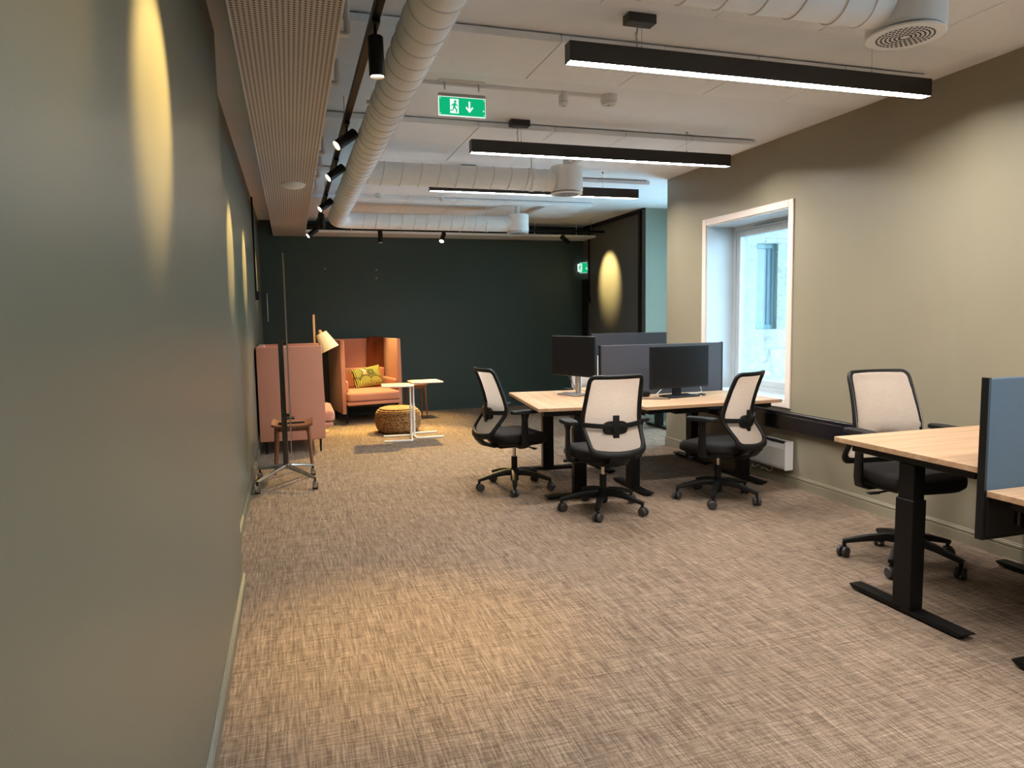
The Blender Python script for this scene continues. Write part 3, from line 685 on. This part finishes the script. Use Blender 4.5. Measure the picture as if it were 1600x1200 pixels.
# left desk, user side to the left
desk((1.8745+.35*math.cos(A1Y), 5.7725-.35*math.sin(A1Y), 0), PI/2-A1Y, 1.274, .70, .74, 'oak topped desk turned sideways with a black monitor on a silver stand', footlen=.56)
desk((3.225, 5.30, 0), 0, 1.25, .80, .74, 'oak topped desk in front of the dark grey screen, under the window', footlen=.60)
desk((3.275, 6.17, 0), 0, 1.20, .80, .735, 'oak topped desk hidden behind the front grey screen', footlen=.60)
desk_screen((3.20, 5.728, 0), 0, 1.245, .56, 1.192, 'screen_grey', 'dark grey fabric desk screen behind the wide black monitor')
desk((4.0, 8.15, 0), 0, 1.20, .72, .74, 'oak topped desk farthest away by the daylight bay')
desk_screen((3.98, 7.76, 0), 0, 1.2, .60, 1.243, 'screen_grey', 'dark grey fabric desk screen farthest away, in front of the slate wall')

# ------------------------------------------------------------------ monitors
def monitor(loc, rz, wd, ht, zb, metal, label):
    """screen faces local -Y; zb = height of lower edge over the desk"""
    rt = empty('monitor', loc, rz); tag(rt, label, 'monitor')
    b = .012
    q = nb(); box(q, -wd/2, wd/2, -.012, .02, zb, zb+ht, .004); box(q, -wd*.3, wd*.3, .02, .045, zb+ht*.2, zb+ht*.8, .012); cs = obj('case', q, 'black_plastic', rt, smooth=False)
    q = nb(); box(q, -wd/2+b, wd/2-b, -.0135, -.0122, zb+b*1.6, zb+ht-b); obj('display', q, 'screen_black', rt, smooth=False)
    q = nb()
    if metal: cyl(q, (0, .055, .008), (0, .055, zb+ht*.5), .028, n=24); box(q, -.03, .03, .03, .06, zb+ht*.4, zb+ht*.6, .003)
    else: box(q, -.045, .045, .03, .055, .006, zb+ht*.5, .004)
    obj('neck', q, 'steel' if metal else 'black_plastic', rt)
    q = nb(); box(q, -.15 if not metal else -.13, .15 if not metal else .13, -.09, .10, 0, .012, .004); obj('stand_base', q, 'steel' if metal else 'black_plastic', rt, smooth=False)
monitor((2.42, 5.93, .742), -1.24, .585, .36, .170, True, 'black monitor on a silver column stand, seen edge on at the left desk')
monitor((3.20, 5.42, .742), .16, .63, .365, .075, False, 'wide black monitor on a low black stand before the grey screen')
rt = empty('docking_station', (2.84, 5.56, .742), .1); tag(rt, 'flat black docking station left of the wide monitor', 'dock')
q = nb(); box(q, -.12, .12, -.06, .06, .004, .045, .006); obj('dock_body', q, 'black_plastic', rt, smooth=False)
for x in (-.09, .09): q = nb(); box(q, x-.015, x+.015, -.045, .045, 0, .005); obj('rubber_foot', q, 'black_matte', rt, smooth=False)
def cable(name, pts, mat, label, rad=.004):
    pts = [Vector(p) for p in pts]; out = []
    P = [pts[0]]+pts+[pts[-1]]
    for i in range(1, len(P)-2):
        for k in range(6):
            t = k/6; a, b, c, d_ = P[i-1], P[i], P[i+1], P[i+2]
            out.append(.5*((2*b)+(c-a)*t+(2*a-5*b+4*c-d_)*t*t+(3*b-a-3*c+d_)*t**3))
    out.append(pts[-1]); q = nb(); sweep(q, out, circ(rad, 7)); return tag(obj(name, q, mat), label, 'cable')
Z = .747
cable('black_cable', [(2.70, 5.57, Z), (2.76, 5.40, Z), (2.90, 5.30, Z), (3.02, 5.26, Z)], 'cable_black', 'black cable curving over the desk to the wide monitor')
cable('white_cable', [(3.05, 5.56, Z), (3.0, 5.50, Z), (3.08, 5.53, Z+.05), (3.12, 5.56, Z+.09)], 'cable_white', 'white cable left of the wide monitor stand')
cable('white_cable', [(3.22, 5.58, Z), (3.30, 5.52, Z), (3.40, 5.55, Z), (3.50, 5.56, Z+.01), (3.48, 5.56, Z+.08)], 'cable_white', 'white cable right of the wide monitor stand')
cable('plug_cable', [(3.38, 5.40, Z+.004), (3.42, 5.44, Z+.004), (3.44, 5.40, Z+.004), (3.40, 5.38, Z+.004)], 'cable_black', 'coiled black plug beside the wide monitor stand', .008)
cable('silver_cable', [(2.46, 5.98, Z+.30), (2.38, 6.0, Z+.2), (2.44, 6.02, Z+.1), (2.5, 6.02, Z)], 'cable_black', 'thin black cable behind the silver monitor stand', .003)

# ------------------------------------------------------------------ office chairs
def interp(P, v):
    for (a, ya), (b, yb) in zip(P, P[1:]):
        if v <= b: t = (v-a)/(b-a); return ya+(yb-ya)*t
    return P[-1][1]
def bprof(v): return interp([(0, -.335), (.10, -.315), (.22, -.268), (.32, -.226), (.38, -.210), (.46, -.210), (.60, -.230), (.8, -.268), (1, -.315)], v)
def bw(v): return interp([(0, .196), (.10, .205), (.36, .222), (.44, .221), (.7, .209), (1, .198)], v)
def bsurf(u, v): return Vector((u*bw(v), bprof(v)+.05*u*u, .475+v*.555+(.018*u*u*(1-v/.25) if v < .25 else 0)))
def rr_uv(f=1.0, cu=.16, cv=.065):
    """rounded rectangle in the (u, v) square of the back, scaled by f about its middle"""
    out = []
    def seg(a, b, n):
        for i in range(n): t = i/n; out.append((a[0]+(b[0]-a[0])*t, a[1]+(b[1]-a[1])*t))
    def arc(cx, cy, a0, n=5):
        for i in range(n): an = a0+PI/2*i/n; out.append((cx+cu*math.cos(an), cy+cv*math.sin(an)))
    seg((1, cv), (1, 1-cv), 18); arc(1-cu, 1-cv, 0); seg((1-cu, 1), (-1+cu, 1), 12); arc(-1+cu, 1-cv, PI/2)
    seg((-1, 1-cv), (-1, cv), 18); arc(-1+cu, cv, PI); seg((-1+cu, 0), (1-cu, 0), 12); arc(1-cu, cv, 1.5*PI)
    return [(u*f, .5+(v-.5)*f) for u, v in out]
def sq(a, n=5.0):
    c, s = math.cos(a), math.sin(a); k = (abs(c)**n+abs(s)**n)**(-1/n); return c*k, s*k
def make_chair(loc, rz, label, dz=0, arms=0, spin=0, seed=1):
    """front is local +Y"""
    rnd = random.Random(seed); rt = empty('office_chair', loc, rz); tag(rt, label, 'chair', 'mesh back office chairs')
    def up(bm):
        for v in bm.verts: v.co.z += dz
        return bm
    # base
    q = nb(); lathe(q, [(0, .06), (.026, .06), (.034, .075), (.038, .165), (.028, .175), (0, .175)], 24); obj('base_hub', q, 'black_plastic', rt)
    for k in range(5):
        a = spin+2*PI*k/5; M = Matrix.Rotation(a, 4, 'Z')
        q = nb(); pts = [M @ Vector((r_, 0, z)) for r_, z in ((.02, .140), (.09, .142), (.18, .128), (.26, .108), (.320, .092))]
        sweep(q, pts, rrect(1, 1, .3, 3), scales=[(.060, .056), (.054, .050), (.046, .040), (.040, .032), (.034, .026)]); lg = obj('base_leg', q, 'black_plastic', rt)
        c = M @ Vector((.312, 0, 0)); yaw = rnd.uniform(0, 2*PI); R2 = Matrix.Translation(c) @ Matrix.Rotation(yaw, 4, 'Z')
        ca = nb(); cyl(ca, R2 @ Vector((0, 0, .05)), R2 @ Vector((0, 0, .090)), .011, n=12); box(ca, -.022, .026, -.006, .006, .024, .066, .003, M=R2)
        cz = obj('caster', ca, 'black_plastic', lg)
        for s in (-1, 1):
            W = R2 @ Matrix.Translation((.008, 0, .0325)) @ Matrix.Rotation(PI/2, 4, 'X')
            lathe_b = nb(); lathe(lathe_b, [(0, s*.007), (.030, s*.007), (.0325, s*.010), (.0325, s*.023), (.027, s*.029), (.009, s*.030), (0, s*.030)], 22, W)
            wv = obj('wheel', lathe_b, 'wheel_grey', lg)
    q = nb(); cyl(q, (0, 0, .17), (0, 0, .275), .026, n=24); obj('lift_sleeve', q, 'black_plastic', rt)
    q = nb(); cyl(q, (0, 0, .27), (0, 0, .38+dz), .014, n=20); obj('lift_piston', q, 'chrome', rt)
    q = nb(); box(q, -.09, .09, -.17, .13, .365, .405, .012, 2); box(q, -.15, .15, -.12, .12, .395, .42, .006); obj('tilt_mechanism', up(q), 'black_plastic', rt)
    q = nb(); cyl(q, (.08, .04, .385), (.24, .06, .378), .006, n=8); box(q, .22, .29, .045, .075, .373, .384, .003); obj('tilt_lever', up(q), 'black_plastic', rt)
    q = nb(); cyl(q, (-.08, .06, .385), (-.25, .08, .378), .006, n=8); cyl(q, (-.25, .08, .378), (-.28, .083, .378), .012, n=12); obj('tension_knob', up(q), 'black_plastic', rt)
    # seat
    q = nb(); n = 44; rings = []
    for z, k in ((.412, .80), (.420, .93), (.437, .985), (.455, 1.0), (.473, .985), (.486, .95), (.494, .86), (.498, .6), (.499, .25)):
        rg = []
        for i in range(n):
            c, s = sq(2*PI*i/n, 4.0); x, y = c*.245*k, s*.235*k+.02
            zz = z - (.030*max(0, (y-.12)/.14)**2) - (.012 if False else 0) + .012*abs(c*k)**3*(z > .47)
            rg.append(q.verts.new((x, y, zz)))
        rings.append(rg)
    for A, B in zip(rings, rings[1:]):
        for i in range(n): q.faces.new((A[i], A[(i+1) % n], B[(i+1) % n], B[i]))
    q.faces.new(rings[0][::-1]); q.faces.new(rings[-1]); obj('seat', up(q), 'seat_fabric', rt, ang=60)
    q = nb(); prism(q, [(sq(2*PI*i/28, 4)[0]*.225, sq(2*PI*i/28, 4)[1]*.21+.015) for i in range(28)], .400, .420, .006); obj('seat_pan', up(q), 'black_plastic', rt)
    # back
    q = nb(); pts, ups, sc = [], [], []
    for c, v in rr_uv(.98):
        p = bsurf(c, v); pts.append(p); e = .01
        du = bsurf(c+e, v)-bsurf(c-e, v); dv = bsurf(c, min(1, v+e))-bsurf(c, max(0, v-e)); ups.append(tuple(dv.cross(du).normalized()*-1))
        low = max(0, 1-v/.10); sc.append((1+.7*low, 1+.3*low))
    sweep(q, pts, rrect(.030, .026, .35, 3), up=ups, closed=True, scales=sc); obj('back_frame', up(q), 'black_plastic', rt, ang=50)
    q = nb(); rings = []; fo = Vector((0, .014, 0))
    for k in range(1, 11): rings.append([q.verts.new(bsurf(u, v)+fo) for u, v in rr_uv(1.0*k/10)])
    n = len(rings[0]); ctr = q.verts.new(bsurf(0, .5)+fo)
    for i in range(n): q.faces.new((ctr, rings[0][i], rings[0][(i+1) % n]))
    for A, B in zip(rings, rings[1:]):
        for i in range(n): q.faces.new((A[i], B[i], B[(i+1) % n], A[(i+1) % n]))
    bmesh.ops.solidify(q, geom=q.faces[:], thickness=.003); obj('back_mesh', up(q), 'chair_mesh', rt, ang=80)
    vz = .375
    q = nb(); sweep(q, [bsurf(u, vz)+Vector((0, -.018-.022*(1-u*u), -.012*(1-u*u))) for u in [i/8-1 for i in range(17)]], rrect(.014, .034, .35, 3)); obj('lumbar_bar', up(q), 'black_plastic', rt)
    cy = bprof(vz)-.045; cz = .475+vz*.555-.012
    q = nb(); prism(q, [(sq(2*PI*i/28, 4)[0]*.090, sq(2*PI*i/28, 4)[1]*.047) for i in range(28)], -.012, .014, .006, M=Matrix.Translation((0, cy+.022, cz-.012)) @ Matrix.Rotation(PI/2, 4, 'X')); lp = obj('lumbar_pad', up(q), 'black_plastic', rt)
    q = nb(); box(q, -.024, .024, cy-.004, cy+.012, cz-.100, cz+.078, .005, 2); obj('height_slider', up(q), 'black_plastic', lp)
    q = nb(); sweep(q, [(0, -.06, .385), (0, -.20, .385), (0, -.29, .415), (0, -.325, .455), (0, -.322, .485)], rrect(1, 1, .3, 3), up=(1, 0, 0), scales=[(.035, .10), (.035, .11), (.038, .13), (.036, .15), (.026, .16)]); obj('back_spine', up(q), 'black_plastic', rt)
    # arms
    ah = .675+arms
    for s in (-1, 1):
        q = nb(); sweep(q, [(s*.14, -.03, .395), (s*.235, -.03, .392), (s*.275, -.03, .408), (s*.284, -.03, .45), (s*.284, -.03, ah-.05), (s*.284, -.025, ah)], rrect(1, 1, .3, 3), up=(0, 1, 0),
                        scales=[(.022, .075), (.026, .075), (.036, .07), (.034, .062), (.026, .052), (.05, .07)]); ar = obj('armrest', up(q), 'black_plastic', rt)
        q = nb(); prism(q, [(s*.278+sq(2*PI*i/28, 4)[0]*.046, -.025+sq(2*PI*i/28, 4)[1]*.122) for i in range(28)], ah, ah+.026, .008); obj('arm_pad', up(q), 'black_matte', ar)
    return rt
make_chair((1.765, 5.67, 0), -PI/2+.12, 'mesh back office chair seen from the side, left of the sideways desk', spin=.84, seed=1)
make_chair((2.175, 4.77, 0), -.05, 'mesh back office chair seen from behind, in the middle of the picture', spin=.436, seed=2)
make_chair((3.15, 4.755, 0), .46, 'mesh back office chair tilted away, in front of the wide monitor', dz=-.02, spin=1.05, seed=3)
make_chair((3.335, 3.155, 0), PI-.12, 'mesh back office chair facing the camera behind the raised desk', dz=.06, arms=.02, spin=.70, seed=4)
make_chair((3.04, 6.82, 0), PI+.1, 'mesh back office chair mostly hidden behind the grey screen', spin=.9, seed=5)

# ------------------------------------------------------------------ lounge corner
def pillow(bm, w, h, t, n=14):
    top, bot = {}, {}
    for i in range(n+1):
        for j in range(n+1):
            u, v = i/n*2-1, j/n*2-1
            k = max(0, (1-u**4)*(1-v**4))**.6
            pin = 1-.07*(1-abs(u)**2)*abs(v)**3; pin2 = 1-.07*(1-abs(v)**2)*abs(u)**3
            x, z = u*w/2*pin2, v*h/2*pin
            top[i, j] = bm.verts.new((x, -t/2*k, z)); bot[i, j] = top[i, j] if (i in (0, n) or j in (0, n)) else bm.verts.new((x, t/2*k, z))
    for i in range(n):
        for j in range(n):
            for d_ in (top, bot):
                try: bm.faces.new((d_[i, j], d_[i+1, j], d_[i+1, j+1], d_[i, j+1]))
                except ValueError: pass
def pad(bm, x0, x1, y0, y1, z0, z1, r=.03, crown=.0, n=8):
    """soft rounded block with crowned top"""
    box(bm, x0, x1, y0, y1, z0, z1)
    bm.verts.ensure_lookup_table(); bm.edges.ensure_lookup_table()
    bmesh.ops.subdivide_edges(bm, edges=bm.edges[:], cuts=n, use_grid_fill=True)
    cx, cy, cz = (x0+x1)/2, (y0+y1)/2, (z0+z1)/2; hx, hy, hz = (x1-x0)/2, (y1-y0)/2, (z1-z0)/2
    for v in bm.verts:
        p = Vector((v.co.x-cx, v.co.y-cy, v.co.z-cz))
        # snap grid towards the edges, then round them
        for i, hh in enumerate((hx, hy, hz)):
            t = p[i]/hh; p[i] = hh*(math.sin(t*PI/2)*.55+t*.45)
        c = Vector((max(-hx+r, min(hx-r, p.x)), max(-hy+r, min(hy-r, p.y)), max(-hz+r, min(hz-r, p.z)))); d_ = p-c
        if d_.length > 1e-6:
            m_ = max(abs(d_.x), abs(d_.y), abs(d_.z)); p = c+d_.normalized()*m_
        if p.z > 0: p.z += crown*max(0, 1-(p.x/hx)**2)*max(0, 1-(p.y/hy)**2)
        v.co = Vector((cx+p.x, cy+p.y, cz+p.z))
def sofa(loc, rz, label, W=.84, D=.72, H=1.17):
    """front is local -Y, origin at front left floor corner"""
    rt = empty('highback_armchair', loc, rz); tag(rt, label, 'armchair', 'pink high back armchairs')
    t = .055; zb = .145
    for s in (0, 1):
        x0 = 0 if s == 0 else W-t
        q = nb(); poly = [(D, zb), (D, H), (.012, H), (.006, .80), (0, .60), (0, .40), (.006, zb)]
        prism(q, poly, x0, x0+t, .012, M=Matrix(((0, 0, 1, 0), (1, 0, 0, 0), (0, 1, 0, 0), (0, 0, 0, 1)))); obj('side_panel', q, 'sofa_pink', rt)
    q = nb(); box(q, t, W-t, D-.07, D, zb, H, .012, 2); obj('back_panel', q, 'sofa_pink', rt)
    q = nb(); box(q, t, W-t, -.085, D-.07, .265, .315, .012, 2); obj('seat_base', q, 'sofa_pink', rt)
    q = nb(); pad(q, t+.003, W-t-.003, -.105, D-.15, .318, .445, .035, .02); obj('seat_cushion', q, 'sofa_pink', rt, ang=70)
    q = nb(); pad(q, t+.003, W-t-.003, D-.165, D-.072, .44, .74, .03); obj('back_cushion', q, 'sofa_pink', rt, ang=70)
    for s in (0, 1):
        a = t if s == 0 else W-t-.05
        q = nb(); pad(q, a, a+.05, .03, D-.17, .45, .60, .022); obj('arm_pad', q, 'sofa_pink', rt, ang=70)
    for x in (.07, W-.07):
        for y in (.06, D-.06):
            q = nb(); sweep(q, [(x, y, .28), (x, y, .15), (x, y, .0)], rrect(1, 1, .2, 2), up=(0, 1, 0), scales=[(.03, .03), (.028, .028), (.018, .018)]); obj('leg', q, 'black_metal', rt)
    q = nb(); box(q, .05, W-.05, .03, .06, .235, .266, .002); box(q, .05, W-.05, D-.11, D-.08, .235, .266, .002); obj('under_frame', q, 'black_metal', rt, smooth=False)
    return rt
# first one: back against the left wall, looking right; its side panel shows
sofa((.325, 8.02, 0), PI/2, 'pink high back armchair seen from the side behind the glass board', D=.69, W=1.0)
S2 = sofa((.64, 9.99, 0), .17, 'pink high back armchair with cactus cushion in front of the green wall', W=.86, D=.78)
S2R = Matrix.Translation((.64, 10.03, 0)) @ Matrix.Rotation(.17, 4, 'Z')
q = nb(); pillow(q, .47, .31, .14)
o = obj('cushion', q, 'cactus_print', ang=80); o.matrix_world = S2R @ Matrix.Translation((.47, .40, .61)) @ Matrix.Rotation(-.30, 4, 'X') @ Matrix.Rotation(-.16, 4, 'Y') @ Matrix.Rotation(.12, 4, 'Z')
tag(o, 'cushion with green and yellow cactus print on the pink armchair', 'cushion')
# rust throw hanging over the back corner
q = nb(); nx, nz = 14, 26; g = {}
for i in range(nx+1):
    for j in range(nz+1):
        u, v = i/nx, j/nz; s = v*.62
        wob = .010*math.sin(u*17+v*2)+.006*math.sin(u*31)
        if s < .10: y, z = .76-s*1.45, 1.185+.004
        else: y, z = .652-.020-.025*v, 1.185-(s-.10)*(1+.06*math.sin(u*9))
        g[i, j] = q.verts.new((.57+u*(.225+.04*v)-.05*v, y-abs(wob)*(1.6 if s > .1 else .3), z + (wob*.2 if s < .1 else 0)))
for i in range(nx):
    for j in range(nz): q.faces.new((g[i, j], g[i+1, j], g[i+1, j+1], g[i, j+1]))
bmesh.ops.solidify(q, geom=q.faces[:], thickness=.008)
o = obj('throw_blanket', q, 'blanket', ang=80); o.matrix_world = S2R; tag(o, 'rust red throw hanging inside the back of the pink armchair', 'blanket')

# wooden floor lamp
rt = empty('floor_lamp', (.285, 9.45, 0)); tag(rt, 'wooden floor lamp with tilted linen shade between the pink armchairs', 'lamp')
q = nb(); lathe(q, [(0, 0), (.135, 0), (.14, .006), (.14, .016), (.13, .022), (0, .024)], 36); obj('lamp_base', q, 'lamp_oak', rt)
q = nb(); lathe(q, [(0, .02), (.016, .02), (.014, 1.515), (.010, 1.52), (0, 1.52)], 18); obj('pole', q, 'lamp_oak', rt)
axis = Vector((.42, -.05, -.86)).normalized(); M = Matrix.Translation((.075, 0, 1.30)) @ axis.to_track_quat('Z', 'Y').to_matrix().to_4x4()
q = nb(); lathe(q, [(.072, .02), (.125, .255), (.122, .255), (.069, .022)], 36, M); q.verts.ensure_lookup_table(); sh = obj('lamp_shade', q, 'shade_linen', rt)
q = nb(); lathe(q, [(0, -.03), (.018, -.02), (.024, .0), (.024, .02), (.07, .022), (.07, .025), (0, .027)], 24, M); obj('shade_cap', q, 'lamp_oak', rt)
q = nb(); sweep(q, [(.0, 0, 1.515), (.02, 0, 1.46), (.05, 0, 1.38), tuple(M @ Vector((0, 0, -.03)))], circ(.003, 6), up=(0, 1, 0)); obj('cord', q, 'cable_black', rt)
q = nb(); lathe(q, [(0, .05), (.03, .06), (.035, .10), (.02, .14), (0, .145)], 16, M); obj('bulb', q, 'white_plastic', rt)

# woven pouf
q = nb(); prof = [(0, .0)]
for i in range(0, 15):
    a = i/14; z = .005+a*.295; base = .295-.05*abs(2*a-1)**4-.012*abs(2*a-1)
    prof.append((base-.006, z)); prof.append((base+.004, z+.010))
prof += [(.225, .314), (.20, .320), (.17, .319), (.14, .323), (.11, .321), (.08, .324), (.04, .322), (0, .323)]
lathe(q, prof, 48); o = obj('woven_pouf', q, 'wicker', ang=60); o.location = (1.275, 9.12, 0); tag(o, 'round woven rattan pouf behind the white laptop tables', 'pouf')

# white laptop tables
def laptop_table(loc, rz, ht, label):
    rt = empty('laptop_table', loc, rz); tag(rt, label, 'table', 'white laptop tables')
    pr_ = rrect(1, 1, .45, 3)
    q = nb(); sweep(q, [(-.33, .19, .012), (-.02, .19, .012), (0, .17, .012), (0, -.17, .012), (-.02, -.19, .012), (-.33, -.19, .012)], pr_, scales=[.024]*6); obj('floor_base', q, 'white_steel', rt)
    q = nb(); cyl(q, (0, .02, .02), (0, .02, ht*.62), .014, n=16); lo = obj('lower_tube', q, 'white_steel', rt)
    for k in range(8): q = nb(); cyl(q, (0, .004, .18+k*.028), (0, .0055, .18+k*.028), .004, n=8); obj('pin_hole', q, 'dark_gap', lo)
    q = nb(); cyl(q, (0, .02, ht*.62), (0, .02, ht-.012), .011, n=16); obj('upper_tube', q, 'white_steel', rt)
    q = nb(); poly = [(-.34, -.19), (-.02, -.19), (.04, -.15), (.04, .15), (-.02, .19), (-.34, .19)]; prism(q, poly, ht-.016, ht, .003); obj('tabletop', q, 'table_birch', rt)
    q = nb(); box(q, -.10, .03, -.10, .12, ht-.026, ht-.016); obj('top_bracket', q, 'white_steel', rt, smooth=False)
laptop_table((1.345, 8.50, 0), -.10, .665, 'white laptop table opening to the left, left one of the pair')
laptop_table((1.40, 8.64, 0), PI+.04, .685, 'white laptop table opening to the right, right one of the pair')

# teak side tables
def side_table(loc, rz, label, W=.30, D=.34, H=.455):
    rt = empty('side_table', loc, rz); tag(rt, label, 'side table')
    q = nb(); n = 12; prof = []
    for i in range(n+1): u = i/n*2-1; prof.append((u*W/2*1.04, H-.022+.02*abs(u)**6))
    for i in range(n, -1, -1): u = i/n*2-1; prof.append((u*W/2*1.04, H-.002+.024*abs(u)**6))
    prism(q, prof, -D/2, D/2, 0, M=Matrix(((1, 0, 0, 0), (0, 0, 1, 0), (0, 1, 0, 0), (0, 0, 0, 1)))); obj('tabletop', q, 'teak_top', rt)
    for sx in (-1, 1):
        for sy in (-1, 1):
            q = nb(); cyl(q, (sx*(W/2-.01), sy*(D/2-.03), 0), (sx*(W/2-.035), sy*(D/2-.05), H-.018), .010, .019, 14); obj('leg', q, 'stool_teak', rt)
    q = nb(); box(q, -W/2+.05, W/2-.05, D/2-.06, D/2-.045, H-.06, H-.02); box(q, -W/2+.05, W/2-.05, -D/2+.045, -D/2+.06, H-.06, H-.02); obj('apron', q, 'stool_teak', rt, smooth=False)
side_table((-.02, 7.14, 0), -.03, 'reddish teak side table behind the glass board, in front of the pink armchair', W=.36, D=.42, H=.465)
side_table((1.70, 10.25, 0), .15, 'teak side table behind the white laptop tables', W=.28, D=.30, H=.50)
rt = empty('board_eraser', (-.02, 7.06, .4645), .15); tag(rt, 'black board eraser and pens on the teak side table', 'eraser')
q = nb(); box(q, -.13, -.05, -.03, .03, 0, .022, .006); obj('eraser_block', q, 'black_plastic', rt)
q = nb(); cyl(q, (-.05, .0, .011), (.11, .012, .009), .009, n=10); obj('handle', q, 'black_plastic', rt)

# glass board on castors
rt = empty('glass_board', (-.09, 6.53, 0)); tag(rt, 'mobile glass writing board seen edge on, on a chrome castor stand', 'board')
q = nb(); box(q, .052, .058, -.62, .34, .36, 1.98, .001); obj('glass_sheet', q, 'board_glass', rt, smooth=False)
for y in (-.62, .34): q = nb(); box(q, .051, .059, y-.003, y+.003, .36, 1.98); obj('sheet_edge', q, 'steel', rt, smooth=False)
q = nb(); box(q, -.022, .022, -.03, .03, .17, 1.28, .006, 2); obj('post', q, 'black_post', rt)
q = nb(); box(q, -.018, .018, -.026, .026, .16, .50, .006, 2); q2 = nb(); box(q2, .0215, .024, -.024, .024, .17, .62, .001); q.free(); obj('post_cover', q2, 'chrome', rt, smooth=False)
for z in (.62, 1.25): q = nb(); cyl(q, (.02, 0, z), (.053, 0, z), .014, n=14); obj('glass_mount', q, 'black_post', rt)
q = nb(); box(q, .0, .09, -.05, .05, .585, .60, .003); obj('pen_tray', q, 'black_post', rt, smooth=False)
q = nb(); lathe(q, [(0, .135), (.035, .14), (.045, .16), (.04, .185), (0, .19)], 24); obj('hub', q, 'chrome', rt)
for sx, sy in ((-1, -1), (1, -1), (1, 1), (-1, 1)):
    e = (sx*.235, sy*.29) if sx > 0 else (sx*.235, sy*.29)
    q = nb(); sweep(q, [(sx*.02, sy*.025, .165), (e[0]*.55, e[1]*.55, .135), (e[0], e[1], .098)], rrect(1, 1, .3, 3), scales=[(.05, .040), (.042, .030), (.032, .018)]); lg = obj('stand_leg', q, 'chrome', rt)
    q = nb(); cyl(q, (e[0], e[1], .06), (e[0], e[1], .10), .009, n=12); cyl(q, (e[0]-.022, e[1]+.01, .032), (e[0]+.022, e[1]+.01, .032), .030, n=24); obj('castor', q, 'black_plastic', lg)
    q = nb(); lathe(q, [(.0335, -.018), (.0345, 0), (.0335, .018), (.022, .021), (0, .022)], 24, Matrix.Translation((e[0], e[1]+.008, .040)) @ Matrix.Rotation(PI/2, 4, 'Y')); obj('castor_hood', q, 'chrome', lg)
